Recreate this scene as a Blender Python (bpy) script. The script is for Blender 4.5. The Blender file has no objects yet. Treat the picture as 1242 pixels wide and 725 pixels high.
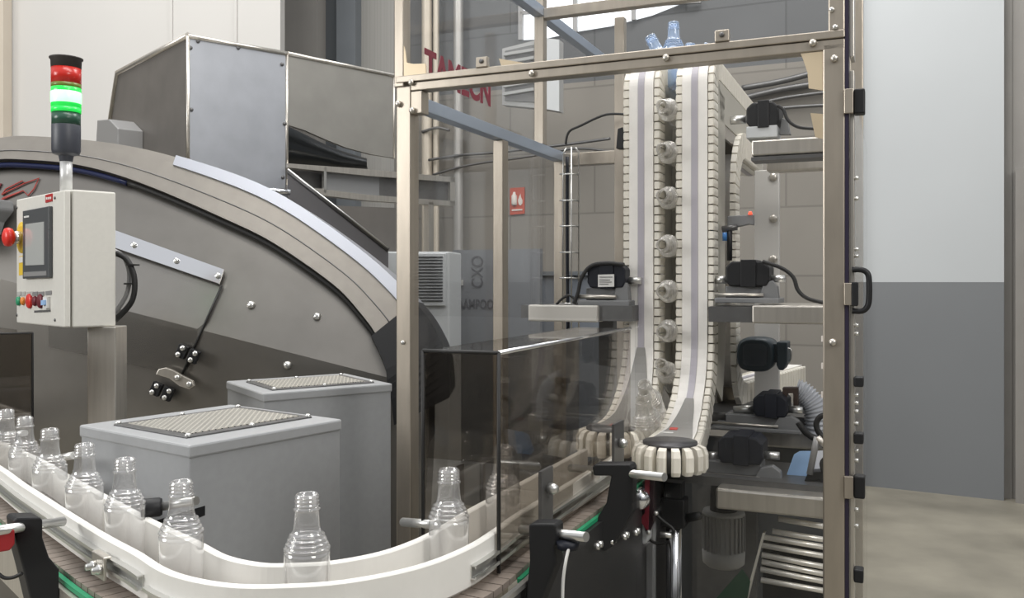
import bpy, bmesh, math, random
from mathutils import Vector, Matrix, Quaternion
random.seed(7)
C = bpy.context.scene.collection
sc = bpy.context.scene
F, CX, HZ, CAMZ = 1075.0, 621.0, 342.0, 1.6

# ------------------------------------------------------------------ helpers
def V(*a): return Vector(a)
def P(px, py, Y):
    return V((px - CX) / F * Y, Y, CAMZ + (HZ - py) / F * Y)
OX, OY = -0.3835, 3.172
UX, UY = 0.918, -0.397
NX, NY = 0.397, 0.918
UV_ = V(UX, UY, 0); NV_ = V(NX, NY, 0); ZV = V(0, 0, 1)
def M(s, t, z):
    return V(OX + UX * s + NX * t, OY + UY * s + NY * t, CAMZ + z)
def onM(px, py, t):
    k = (px - CX) / F
    bx = OX + NX * t; by = OY + NY * t
    s = (k * by - bx) / (UX - UY * k)
    Y = by + UY * s
    return s, (HZ - py) / F * Y
def PM(px, py, t):
    s, z = onM(px, py, t); return M(s, t, z)
def onplane(px, py, p0, d):
    """vertical plane through p0 with horizontal direction d -> (distance along d, z world)"""
    k = (px - CX) / F
    a = (k * p0[1] - p0[0]) / (d[0] - k * d[1])
    Y = p0[1] + a * d[1]
    return a, CAMZ + (HZ - py) / F * Y
def catmull(pts, n=8):
    pts = [Vector(p) for p in pts]
    out = []
    for i in range(len(pts) - 1):
        p0 = pts[max(i - 1, 0)]; p1 = pts[i]; p2 = pts[i + 1]; p3 = pts[min(i + 2, len(pts) - 1)]
        for j in range(n):
            t = j / n
            out.append(0.5 * ((2 * p1) + (p2 - p0) * t + (2 * p0 - 5 * p1 + 4 * p2 - p3) * t * t + (3 * p1 - p0 - 3 * p2 + p3) * t ** 3))
    out.append(pts[-1])
    return out

class MB:
    def __init__(s): s.bm = bmesh.new()
    def face(s, vs, smooth=False):
        try:
            f = s.bm.faces.new(vs); f.smooth = smooth
        except ValueError: pass
    def hexa(s, p):
        v = [s.bm.verts.new(q) for q in p]
        for q in ((0, 3, 2, 1), (4, 5, 6, 7), (0, 1, 5, 4), (1, 2, 6, 5), (2, 3, 7, 6), (3, 0, 4, 7)):
            s.face([v[i] for i in q])
        return s
    def obox(s, o, a, b, c):
        """box from corner o and three edge vectors"""
        o, a, b, c = Vector(o), Vector(a), Vector(b), Vector(c)
        return s.hexa([o, o + a, o + a + b, o + b, o + c, o + a + c, o + a + b + c, o + b + c])
    def box(s, x0, x1, y0, y1, z0, z1):
        return s.obox((x0, y0, z0), (x1 - x0, 0, 0), (0, y1 - y0, 0), (0, 0, z1 - z0))
    def mbox(s, s0, s1, t0, t1, z0, z1):
        return s.obox(M(s0, t0, z0), UV_ * (s1 - s0), NV_ * (t1 - t0), ZV * (z1 - z0))
    def prism(s, pts, ext):
        ext = Vector(ext)
        a = [s.bm.verts.new(p) for p in pts]; b = [s.bm.verts.new(Vector(p) + ext) for p in pts]
        s.face(a); s.face(b[::-1])
        n = len(a)
        for i in range(n): s.face([a[i], b[i], b[(i + 1) % n], a[(i + 1) % n]])
        return s
    def tube(s, path, r, seg=10, cap=True):
        path = [Vector(p) for p in path]
        rings = []; ref = None
        for i, p in enumerate(path):
            d = (path[min(i + 1, len(path) - 1)] - path[max(i - 1, 0)]).normalized()
            if ref is None:
                ref = d.orthogonal().normalized()
            ref = (ref - d * ref.dot(d)).normalized()
            bn = d.cross(ref)
            rr = r[i] if isinstance(r, (list, tuple)) else r
            rings.append([s.bm.verts.new(p + (ref * math.cos(k * 2 * math.pi / seg) + bn * math.sin(k * 2 * math.pi / seg)) * rr) for k in range(seg)])
        for a, b in zip(rings, rings[1:]):
            for k in range(seg): s.face([a[k], a[(k + 1) % seg], b[(k + 1) % seg], b[k]], True)
        if cap:
            s.face(rings[0][::-1]); s.face(rings[-1])
        return s
    def cyl(s, p0, p1, r, seg=16): return s.tube([p0, p1], r, seg)
    def lathe(s, prof, seg=24, o=(0, 0, 0), axis=(0, 0, 1), smooth=True):
        q = V(0, 0, 1).rotation_difference(Vector(axis)); o = Vector(o)
        rings = []
        for r, z in prof:
            if r < 1e-6: rings.append([s.bm.verts.new(o + q @ V(0, 0, z))])
            else: rings.append([s.bm.verts.new(o + q @ V(r * math.cos(k * 2 * math.pi / seg), r * math.sin(k * 2 * math.pi / seg), z)) for k in range(seg)])
        for a, b in zip(rings, rings[1:]):
            for k in range(seg):
                k2 = (k + 1) % seg
                if len(a) == 1 and len(b) == 1: continue
                if len(a) == 1: s.face([a[0], b[k2], b[k]], smooth)
                elif len(b) == 1: s.face([a[k], a[k2], b[0]], smooth)
                else: s.face([a[k], a[k2], b[k2], b[k]], smooth)
        return s
    def bolt(s, p, axis, r=0.008, h=0.006):
        return s.lathe([(0, 0), (r, 0), (r, h * .6), (r * .6, h), (0, h)], 10, p, axis)
    def strip(s, A, B, closed=False, smooth=True):
        a = [s.bm.verts.new(p) for p in A]; b = [s.bm.verts.new(p) for p in B]
        for i in range(len(a) - 1): s.face([a[i], a[i + 1], b[i + 1], b[i]], smooth)
        return s
    def loft(s, sections, closedprof=True, caps=True, smooth=False):
        rings = [[s.bm.verts.new(p) for p in sec] for sec in sections]
        n = len(rings[0])
        for a, b in zip(rings, rings[1:]):
            for k in range(n if closedprof else n - 1):
                s.face([a[k], a[(k + 1) % n], b[(k + 1) % n], b[k]], smooth)
        if caps:
            s.face(rings[0][::-1]); s.face(rings[-1])
        return s
    def build(s, name, mat, parent=None, bevel=0, base=None, sub=0):
        bmesh.ops.recalc_face_normals(s.bm, faces=s.bm.faces)
        w = V(0, 0, 0); q = parent
        while q is not None: w += q.location; q = q.parent
        loc = V(0, 0, 0)
        if parent is None:
            if base is None and len(s.bm.verts):
                xs = [v.co for v in s.bm.verts]
                base = (sum(c.x for c in xs) / len(xs), sum(c.y for c in xs) / len(xs), min(c.z for c in xs))
            loc = Vector(base or (0, 0, 0))
        for v in s.bm.verts: v.co -= w + loc
        me = bpy.data.meshes.new(name); s.bm.to_mesh(me); s.bm.free()
        me.materials.append(mat)
        o = bpy.data.objects.new(name, me); C.objects.link(o)
        o.location = loc
        if parent is not None: o.parent = parent
        if bevel:
            b = o.modifiers.new('bevel', 'BEVEL'); b.width = bevel; b.segments = 2; b.limit_method = 'ANGLE'; b.angle_limit = 0.7
        return o

def tag(o, label, cat, group=None):
    o['label'] = label; o['category'] = cat
    if group: o['group'] = group
    return o
def thing(name, label, cat, loc=(0, 0, 0), group=None):
    o = bpy.data.objects.new(name, None); C.objects.link(o); o.location = Vector(loc); o.empty_display_size = .05
    return tag(o, label, cat, group)
def struct(o): o['kind'] = 'structure'; return o

# ------------------------------------------------------------------ materials
def mat(name, col, rough=.5, metal=0, noise=0, nscale=30, bump=0, spec=None, emit=None, estr=0, stretch=None):
    m = bpy.data.materials.new(name); m.use_nodes = True
    nt = m.node_tree; b = nt.nodes['Principled BSDF']
    b.inputs['Base Color'].default_value = (*col, 1); b.inputs['Roughness'].default_value = rough; b.inputs['Metallic'].default_value = metal
    if spec is not None: b.inputs['Specular IOR Level'].default_value = spec
    if emit: b.inputs['Emission Color'].default_value = (*emit, 1); b.inputs['Emission Strength'].default_value = estr
    if noise or bump:
        tc = nt.nodes.new('ShaderNodeTexCoord'); n = nt.nodes.new('ShaderNodeTexNoise'); n.inputs['Scale'].default_value = nscale; n.inputs['Detail'].default_value = 5
        src = tc.outputs['Object']
        if stretch:
            mp = nt.nodes.new('ShaderNodeMapping'); mp.inputs['Scale'].default_value = stretch
            nt.links.new(src, mp.inputs['Vector']); src = mp.outputs['Vector']
        nt.links.new(src, n.inputs['Vector'])
        if noise:
            r = nt.nodes.new('ShaderNodeValToRGB'); e = r.color_ramp.elements
            e[0].position = .3; e[1].position = .7
            e[0].color = (*[c * (1 - noise) for c in col], 1); e[1].color = (*[min(1, c * (1 + noise)) for c in col], 1)
            nt.links.new(n.outputs['Fac'], r.inputs['Fac']); nt.links.new(r.outputs['Color'], b.inputs['Base Color'])
        if bump:
            bp = nt.nodes.new('ShaderNodeBump'); bp.inputs['Strength'].default_value = bump; bp.inputs['Distance'].default_value = .01
            nt.links.new(n.outputs['Fac'], bp.inputs['Height']); nt.links.new(bp.outputs['Normal'], b.inputs['Normal'])
    return m
def clear(name, tint, base=.03, edge=.5, power=3, rough=.02, milk=0, milkcol=(.8, .8, .8), gcol=(1, 1, 1)):
    m = bpy.data.materials.new(name); m.use_nodes = True
    nt = m.node_tree; nt.nodes.clear()
    out = nt.nodes.new('ShaderNodeOutputMaterial'); tr = nt.nodes.new('ShaderNodeBsdfTransparent'); tr.inputs[0].default_value = (*tint, 1)
    gl = nt.nodes.new('ShaderNodeBsdfGlossy'); gl.inputs['Roughness'].default_value = rough; gl.inputs['Color'].default_value = (*gcol, 1)
    lw = nt.nodes.new('ShaderNodeLayerWeight'); lw.inputs['Blend'].default_value = .5
    pw = nt.nodes.new('ShaderNodeMath'); pw.operation = 'POWER'; pw.inputs[1].default_value = power
    ma = nt.nodes.new('ShaderNodeMath'); ma.operation = 'MULTIPLY_ADD'; ma.inputs[1].default_value = edge; ma.inputs[2].default_value = base
    mx = nt.nodes.new('ShaderNodeMixShader')
    L = nt.links.new
    L(lw.outputs['Facing'], pw.inputs[0]); L(pw.outputs[0], ma.inputs[0]); L(ma.outputs[0], mx.inputs[0]); L(gl.outputs[0], mx.inputs[2])
    if milk:
        df = nt.nodes.new('ShaderNodeBsdfDiffuse'); df.inputs[0].default_value = (*milkcol, 1)
        m2 = nt.nodes.new('ShaderNodeMixShader'); m2.inputs[0].default_value = milk
        L(tr.outputs[0], m2.inputs[1]); L(df.outputs[0], m2.inputs[2]); L(m2.outputs[0], mx.inputs[1])
    else: L(tr.outputs[0], mx.inputs[1])
    L(mx.outputs[0], out.inputs[0])
    return m
def zonal(name, zcut, low, high, rough=.8, noise=.06, seams=False, bumpy=.1):
    """two tones meeting at a height, on a wall; optional block seams"""
    m = bpy.data.materials.new(name); m.use_nodes = True
    nt = m.node_tree; b = nt.nodes['Principled BSDF']; b.inputs['Roughness'].default_value = rough
    L = nt.links.new
    g = nt.nodes.new('ShaderNodeNewGeometry'); sp = nt.nodes.new('ShaderNodeSeparateXYZ'); L(g.outputs['Position'], sp.inputs[0])
    gt = nt.nodes.new('ShaderNodeMath'); gt.operation = 'GREATER_THAN'; gt.inputs[1].default_value = zcut; L(sp.outputs['Z'], gt.inputs[0])
    mx = nt.nodes.new('ShaderNodeMix'); mx.data_type = 'RGBA'; L(gt.outputs[0], mx.inputs['Factor'])
    mx.inputs[6].default_value = (*low, 1); mx.inputs[7].default_value = (*high, 1)
    n = nt.nodes.new('ShaderNodeTexNoise'); n.inputs['Scale'].default_value = 1.6; n.inputs['Detail'].default_value = 6; L(g.outputs['Position'], n.inputs['Vector'])
    mr = nt.nodes.new('ShaderNodeMapRange'); mr.inputs[3].default_value = 1 - noise; mr.inputs[4].default_value = 1 + noise; L(n.outputs['Fac'], mr.inputs[0])
    mu = nt.nodes.new('ShaderNodeMix'); mu.data_type = 'RGBA'; mu.blend_type = 'MULTIPLY'; mu.inputs['Factor'].default_value = 1
    L(mx.outputs[2], mu.inputs[6]); L(mr.outputs[0], mu.inputs[7])
    last = mu.outputs[2]
    if seams:
        cb = nt.nodes.new('ShaderNodeCombineXYZ')
        dt = nt.nodes.new('ShaderNodeVectorMath'); dt.operation = 'DOT_PRODUCT'; dt.inputs[1].default_value = (UX, UY, 0); L(g.outputs['Position'], dt.inputs[0])
        L(dt.outputs['Value'], cb.inputs[0]); L(sp.outputs['Z'], cb.inputs[1])
        br = nt.nodes.new('ShaderNodeTexBrick'); br.inputs['Scale'].default_value = 1; br.inputs['Brick Width'].default_value = 1.6; br.inputs['Row Height'].default_value = .55
        br.inputs['Mortar Size'].default_value = .008; br.inputs['Color1'].default_value = (1, 1, 1, 1); br.inputs['Color2'].default_value = (.93, .93, .93, 1); br.inputs['Mortar'].default_value = (.72, .72, .72, 1)
        L(cb.outputs[0], br.inputs['Vector'])
        m3 = nt.nodes.new('ShaderNodeMix'); m3.data_type = 'RGBA'; m3.blend_type = 'MULTIPLY'; m3.inputs['Factor'].default_value = 1
        L(last, m3.inputs[6]); L(br.outputs['Color'], m3.inputs[7]); last = m3.outputs[2]
    L(last, b.inputs['Base Color'])
    return m
def meshgrille(name, wire, hole, scale):
    m = bpy.data.materials.new(name); m.use_nodes = True
    nt = m.node_tree; b = nt.nodes['Principled BSDF']; b.inputs['Roughness'].default_value = .4; b.inputs['Metallic'].default_value = .5
    L = nt.links.new
    tc = nt.nodes.new('ShaderNodeTexCoord'); br = nt.nodes.new('ShaderNodeTexBrick')
    mp = nt.nodes.new('ShaderNodeMapping'); mp.inputs['Rotation'].default_value = (0, 0, .62)
    L(tc.outputs['Object'], mp.inputs[0]); L(mp.outputs[0], br.inputs['Vector'])
    br.inputs['Scale'].default_value = scale; br.inputs['Mortar Size'].default_value = .14; br.inputs['Brick Width'].default_value = 1.0; br.inputs['Row Height'].default_value = .5
    br.inputs['Color1'].default_value = (*hole, 1); br.inputs['Color2'].default_value = (*hole, 1); br.inputs['Mortar'].default_value = (*wire, 1)
    L(br.outputs['Color'], b.inputs['Base Color'])
    return m

steel = mat('brushed_steel', (.62, .59, .54), .36, .9, .08, 60, stretch=(1, 1, .06))
steel_warm = mat('frame_steel', (.44, .395, .335), .38, .8, .08, 25, stretch=(1, 1, .2))
steel_blue = mat('cool_steel', (.46, .53, .64), .35, .8)
drum_steel = mat('drum_steel', (.275, .262, .242), .33, .9, .07, 5)
rim_steel = mat('rim_steel', (.36, .335, .30), .34, .85, .05, 14)
polished = mat('polished_steel', (.78, .79, .82), .16, 1)
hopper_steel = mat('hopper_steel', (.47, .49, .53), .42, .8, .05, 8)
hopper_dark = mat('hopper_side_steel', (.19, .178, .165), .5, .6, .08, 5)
alu = mat('aluminium', (.68, .68, .66), .3, .9)
dsteel = mat('dark_steel', (.14, .14, .14), .42, .6, .1, 20)
grey_paint = mat('grey_paint', (.335, .345, .355), .42, 0, .03, 40)
grey_lid = mat('grey_lid_paint', (.36, .37, .38), .38, 0, .03, 40)
panel_white = mat('panel_white', (.69, .68, .63), .42, 0, .02, 60)
pole_white = mat('pole_white', (.7, .71, .71), .35, .3)
plastic = mat('white_plastic', (.82, .81, .77), .38, 0, .02, 20)
plastic_cream = mat('cream_plastic', (.82, .785, .70), .42, 0, .05, 20)
plastic_rail = mat('rail_plastic', (.88, .86, .82), .4, 0, .03, 20)
lavender = mat('rail_inlay', (.47, .45, .50), .4)
black = mat('black_plastic', (.012, .0125, .014), .48, spec=.35)
navy = mat('navy_plastic', (.010, .012, .019), .5, spec=.3)
petrol = mat('petrol_paint', (.025, .042, .055), .4)
rod_bright = mat('rod_steel', (.92, .89, .82), .36, .5)
dark_grille = mat('grille_dark', (.008, .01, .014), .6)
black_steel = mat('black_steel', (.035, .035, .036), .4, .3)
heater_grey = mat('heater_grey', (.34, .345, .34), .5)
grey_mach = mat('machine_grey', (.20, .205, .21), .5, .2)
mid_grey = mat('mid_grey', (.3, .3, .3), .45, .3)
slat = mat('slat_brown', (.245, .205, .175), .45, 0, .1, 40)
green = mat('green_strip', (.02, .30, .14), .4)
red = mat('red_plastic', (.70, .03, .02), .35)
redlens = mat('red_lens', (.50, .025, .018), .25, emit=(.5, .02, .01), estr=.12)
greenlens = mat('green_lens', (.02, .5, .08), .25, emit=(.01, .62, .06), estr=.9)
greenglow = mat('green_lamp', (.6, 1, .7), .25, emit=(.32, 1, .42), estr=1.1)
greendim = mat('dim_green_lens', (.03, .09, .06), .3)
olive = mat('olive_lens', (.13, .16, .03), .3, emit=(.12, .2, .02), estr=.3)
yellow = mat('yellow_plate', (.75, .52, .04), .45)
orange = mat('orange_button', (.75, .25, .03), .4)
darkred = mat('dark_red', (.14, .008, .018), .5)
decal_red = mat('decal_red', (.20, .01, .03), .5)
logo_red = mat('logo_red', (.35, .05, .04), .5)
decal_grey = mat('decal_grey', (.10, .10, .11), .6)
sign_red = mat('sign_red', (.55, .09, .05), .5)
sign_white = mat('sign_white', (.8, .75, .7), .5)
screen = mat('screen_grey', (.36, .37, .36), .12, emit=(.5, .52, .5), estr=.12)
bezel = mat('screen_bezel', (.07, .075, .08), .35)
label_white = mat('label_white', (.7, .7, .68), .5)
label_dark = mat('label_dark', (.1, .1, .1), .5)
label_grey = mat('label_grey', (.45, .45, .43), .5)
seal_blue = mat('seal_blue', (.008, .014, .06), .3)
rubber = mat('rubber', (.012, .012, .012), .55)
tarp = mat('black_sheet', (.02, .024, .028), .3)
pale_blue = mat('card_blue', (.35, .55, .85), .3)
pale_card = mat('card_white', (.75, .78, .85), .3)
hosem = mat('hose_grey', (.42, .44, .48), .4)
unit_white = mat('unit_white', (.50, .52, .53), .5)
banner_grey = mat('board_grey', (.20, .21, .225), .5)
cabinet_blue = mat('cabinet_blue', (.17, .19, .22), .5)
glassm = clear('clear_acrylic', (.965, .965, .965), .016, .25, 3.5, .03)
smoke = clear('smoked_acrylic', (.73, .71, .685), .016, .30, 3.2, .02)
pet = clear('clear_bottle_plastic', (.95, .952, .955), .10, .78, 1.9, .11, .11, (.97, .97, .97))
pet_milky = clear('hazy_bottle_plastic', (.93, .925, .91), .08, .6, 2.2, .15, .30, (.78, .76, .71))
pet_blue = clear('bluish_bottle_plastic', (.72, .82, .95), .06, .6, 2.2, .1, .32, (.62, .76, .95))
grille = meshgrille('expanded_mesh', (.62, .60, .54), (.05, .05, .045), 46)
floor_m = mat('floor_concrete', (.25, .232, .187), .5, 0, .26, 1.9)
wr_m = zonal('painted_wall', 1.6, (.18, .19, .20), (.475, .50, .515), .55, .04)
wl_m = zonal('white_wall', -5, (.8, .79, .76), (.57, .56, .54), .7, .03)
wb_m = zonal('block_wall', 3.35, (.25, .235, .21), (.13, .135, .14), .85, .12, True)  # darker upper zone stands in for the dark hall mirrored in the panes
skyglass = mat('bright_window', (.8, .85, .9), .2, emit=(.95, .98, 1), estr=1.15)
beige = mat('beige_column', (.56, .50, .42), .6, 0, .03, 5)
taupe = mat('taupe_column', (.26, .25, .235), .6, 0, .05, 4)
bluegrey = mat('bluegrey_panel', (.15, .165, .18), .5, 0, .05, 4)
pipe_m = mat('pipe_grey', (.45, .44, .42), .4, .5)
pipe_w = mat('pipe_cream', (.62, .56, .47), .4, .2)
gusset_m = mat('gusset_cream', (.66, .55, .39), .4, .35)

# ------------------------------------------------------------------ the setting
mb = MB(); mb.box(-7, 6, -3, 12, -.05, 0); struct(mb.build('floor', floor_m))
mb = MB()
wd = V(.8667, -.4988, 0); w0 = V(2.737, 6.99, 0)
a0 = w0 - wd * 1.1; mb.obox(a0, wd * 2.1, V(.4988, .8667, 0) * .15, ZV * 6); struct(mb.build('wall_right', wr_m))
# recessed pillar at the right end of the painted wall
k0 = w0 + wd * 1.0
mb = MB(); mb.obox(k0 + V(.0, .1, 0), wd * .10, V(.4988, .8667, 0) * .2, ZV * 6); struct(mb.build('trim_1', taupe))
mb = MB(); mb.obox(k0 + wd * .075 + V(-.02, -.03, 0), wd * .35, V(.4988, .8667, 0) * .3, ZV * 2.42); struct(mb.build('trim_2', mat('pillar_grey', (.24, .23, .215), .6, 0, .05, 4)))
mb = MB(); mb.obox(k0 + wd * .10 + V(0, .12, 0), wd * .8, V(.4988, .8667, 0) * .2, ZV * 6); struct(mb.build('trim_3', taupe))
mb = MB(); mb.box(-6.5, -1.987, 7.6, 7.75, 0, 6); struct(mb.build('wall_left', wl_m))
mb = MB(); mb.box(-5, -4.277, 7.45, 7.58, 0, 6); struct(mb.build('trim_4', beige))
for i, px in enumerate((208, 286)):
    mb = MB(); x = (px - CX) / F * 7.6; mb.box(x - .012, x + .012, 7.585, 7.6, 0, 6); struct(mb.build('trim_%d' % (5 + i), wl_m))
WT = 4.6
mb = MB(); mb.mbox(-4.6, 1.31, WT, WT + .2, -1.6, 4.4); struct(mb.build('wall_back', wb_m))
# columns and cladding left of the guard cabinet, standing against the back wall
for i, (x0, x1, t, m_) in enumerate(((343, 384, 4.35, taupe), (384, 408, 4.5, mat('dark_recess', (.09, .1, .11), .6)), (408, 431, 4.42, bluegrey), (431, 478, 4.52, mat('ribbed_sheet', (.27, .265, .25), .5, 0, .1, 3, stretch=(30, 30, .1))))):
    s0 = onM(x0, 0, t)[0]; s1 = onM(x1, 0, t)[0]
    mb = MB(); mb.mbox(s0, s1, t, WT - .001, -1.6, 4.4); struct(mb.build('trim_%d' % (7 + i), m_))
# bright window band high in the back wall
wpts = [(631, -90), (631, 48), (657, 47), (697, 38), (740, 31), (790, 18), (815, 8), (850, -6), (850, -90)]
win = MB().prism([PM(x, y, WT - .03) for x, y in wpts], NV_ * .025).build('window_1', skyglass); struct(win)
mb = MB()
for x in (631, 697, 768):
    mb.prism([PM(x - 2.5, -90, WT - .06), PM(x + 2.5, -90, WT - .06), PM(x + 2.5, {631: 48, 697: 38, 768: 24}[x], WT - .06), PM(x - 2.5, {631: 48, 697: 38, 768: 24}[x], WT - .06)], NV_ * .03)
mb.prism([PM(631, 17, WT - .06), PM(850, 3, WT - .06), PM(850, 0, WT - .06), PM(631, 13, WT - .06)], NV_ * .03)
mb.build('window_frame', mid_grey, win)

# pipes and cables on the back wall
def tube_thing(name, label, cat, pts, r, m_, group=None, n=6, seg=10):
    mb = MB(); mb.tube(catmull(pts, n), r, seg); return tag(mb.build(name, m_), label, cat, group)
for i, (x, r, m_, l, y1) in enumerate(((518, .05, pipe_w, 'cream vertical pipe nearest the front left post of the guard cabinet', 420), (529, .028, pipe_w, 'thin cream pipe, second of the vertical wall pipes', 420), (556, .045, pipe_m, 'round grey downpipe right of the cream wall pipes', 420))):
    tube_thing('wall_pipe', l, 'pipe', [PM(x, -120, WT - .1), PM(x, 150, WT - .1), PM(x, y1, WT - .1)], r, m_, 'vertical pipes on the block wall')
for pts, r, l in (([(900, 107), (950, 98), (1010, 82)], .024, 'topmost dark cable run on the block wall'),
                  ([(890, 122), (950, 108), (1010, 99)], .024, 'second dark cable run from the top on the block wall'),
                  ([(900, 119 + 12), (950, 119), (1010, 111)], .014, 'third dark cable run from the top on the block wall'),
                  ([(880, 141), (950, 131), (1010, 127)], .014, 'lowest dark cable run, sloping behind the upper right drive')):
    tube_thing('cable_run', l, 'cable', [PM(x, y, WT - .06) for x, y in pts], r, dsteel, 'cable runs at upper right')
for pts, r, l in (([(520, 194), (560, 188), (600, 185), (680, 176), (740, 168)], .013, 'upper dark cable looping across the block wall'),
                  ([(525, 212), (570, 200), (640, 190), (700, 180), (752, 186)], .011, 'lower dark cable looping across the block wall'),
                  ([(512, 160), (530, 155), (545, 158)], .014, 'short pale conduit between the wall pipes')):
    tube_thing('wall_cable', l, 'cable', [PM(x, y, WT - .16) for x, y in pts], r, dsteel, 'cables behind the left panes')

# wall heater with louvres
T = 3.6
r = thing('wall_heater', 'pale louvred heater unit hanging high on the block wall', 'heater', PM(640, 128, T))
MB().prism([PM(609, 59, T), PM(660, 46, T), PM(678, 48, T + .02), PM(678, 135, T + .02), PM(660, 132, T), PM(609, 127, T)], NV_ * .10).build('housing', heater_grey, r)
MB().prism([PM(661, 46, T - .01), PM(678, 48, T - .01), PM(678, 135, T - .01), PM(661, 132, T - .01)], NV_ * .009).build('side_panel', unit_white, r)
mb = MB(); mb.prism([PM(613, 62, T), PM(650, 54, T), PM(650, 124, T), PM(613, 122, T)], NV_ * -.01); mb.build('intake', dsteel, r)
for k in range(6):
    y = 66 + k * 9.5
    MB().prism([PM(613, y, T), PM(650, y - 6, T), PM(650, y - 2.5, T), PM(613, y + 3.5, T)], NV_ * -.05).build('louvre', heater_grey, r)

# fire equipment sign
T = 4.585
r = thing('fire_sign', 'small red fire equipment sign with white symbols on the block wall', 'sign', PM(627, 261, T))
MB().prism([PM(618.5, 228, T), PM(636, 227, T), PM(636, 259, T), PM(618.5, 260.5, T)], NV_ * .012).build('plate', sign_red, r)
mb = MB(); mb.lathe([(0, 0), (.022, 0), (.026, .015), (.026, .085), (.014, .1), (.01, .12), (0, .12)], 10, PM(624, 249, T) - NV_ * .005, (0, 0, 1)); mb.build('extinguisher_symbol', sign_white, r)
mb = MB(); mb.prism([PM(x, y, T) for x, y in ((629.5, 248), (628.5, 243), (630, 238), (631.5, 235), (632, 239), (634, 243), (633.5, 247), (631.5, 249))], NV_ * -.006); mb.build('flame_symbol', sign_white, r)
mb = MB(); mb.prism([PM(621, 254, T), PM(633.5, 253.3, T), PM(633.5, 255, T), PM(621, 255.8, T)], NV_ * -.006); mb.build('caption_line', sign_white, r)

def text(body, name, m_, parent, o, xdir, ydir, height, width, ext=.001, bold=.012):
    """lettering of a given cap height and total width, as a mesh"""
    cu = bpy.data.curves.new(name, 'FONT'); cu.body = body; cu.size = 1; cu.extrude = .01; cu.offset = bold
    ob = bpy.data.objects.new(name + '_tmp', cu); C.objects.link(ob); bpy.context.view_layer.update()
    me = bpy.data.meshes.new_from_object(ob.evaluated_get(bpy.context.evaluated_depsgraph_get()))
    bpy.data.objects.remove(ob)
    xs = [v.co.x for v in me.vertices]; ys = [v.co.y for v in me.vertices]
    xd = Vector(xdir).normalized(); yd = Vector(ydir); yd = (yd - xd * yd.dot(xd)).normalized(); zd = xd.cross(yd)
    w = V(0, 0, 0); q = parent
    while q is not None: w += q.location; q = q.parent
    for v in me.vertices:
        c = v.co
        v.co = Vector(o) + xd * ((c.x - min(xs)) / (max(xs) - min(xs)) * width) + yd * ((c.y - min(ys)) / (max(ys) - min(ys)) * height) + zd * (c.z / .01 * ext) - w
    me.materials.clear(); me.materials.append(m_); me.name = name
    o2 = bpy.data.objects.new(name, me); C.objects.link(o2); o2.parent = parent
    return o2

# ------------------------------------------------------------------ things behind the guard cabinet
T = 2.95
r = thing('reflection_board', 'dark grey board standing in for lettering reflected in the left panes', 'board', M(onM(580, 0, T)[0], T, -1.6))  # board added to carry lettering that is a reflection in the glass
s0 = onM(549, 0, T)[0]; s1 = onM(655, 0, T)[0]; zt = onM(560, 303, T)[1]
MB().mbox(s0, s1, T, T + .05, -1.6, zt).build('sheet', banner_grey, r)
hh = onM(560, 362, T)[1] - onM(560, 374, T)[1]
text('AAMPOO', 'lettering', decal_grey, r, PM(555, 374.5, T) - NV_ * .004, UV_, ZV, hh, onM(599, 370, T)[0] - onM(555, 370, T)[0], .001, .03)
text('CXO', 'upright_lettering', decal_grey, r, PM(586, 349, T) - NV_ * .004, ZV, -UV_, onM(586, 370, T)[0] - onM(572, 370, T)[0], onM(580, 310, T)[1] - onM(580, 349, T)[1])
s0, z0 = onM(556, 346, T)
MB().mbox(s0 - .02, s0 + .04, T - .02, T - .001, z0, z0 + .04).build('paper_note', label_grey, r)
T = 3.4
r = thing('steel_bench', 'low blue-grey steel cabinet behind the left panes', 'cabinet', M(onM(690, 0, T)[0], T, -1.6))
s0 = onM(590, 0, T)[0]; s1 = onM(772, 0, T)[0]; zt = onM(680, 334, T)[1]
MB().mbox(s0, s1, T, T + .5, -1.6, zt).build('body', cabinet_blue, r, .01)
MB().mbox(s0 - .02, s1 + .02, T - .03, T + .52, zt, zt + .03).build('worktop', bluegrey, r)
# vented cooling cabinet right of the drum
Y = 5.78
r = thing('vented_cabinet', 'pale grey cabinet with a louvred vent behind the drum', 'cabinet', P(495, 342 + 1.6 * F / Y, Y))
MB().obox(V(P(437, 342, Y).x, Y, 0), V(108 / F * Y, 0, 0), V(.06, .33, 0), ZV * (CAMZ + (342 - 305) / F * Y)).build('body', unit_white, r, .01)
mb = MB(); a = P(503, 371, Y); b = P(541, 307, Y); mb.box(a.x, b.x, Y - .02, Y, a.z, b.z); vt = mb.build('vent', unit_white, r, .006)
for k in range(15):
    z = a.z + .03 + k * (b.z - a.z - .05) / 14.5
    MB().box(a.x + .02, b.x - .02, Y - .026, Y - .019, z, z + .008).build('slot', dark_grille, vt)

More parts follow.
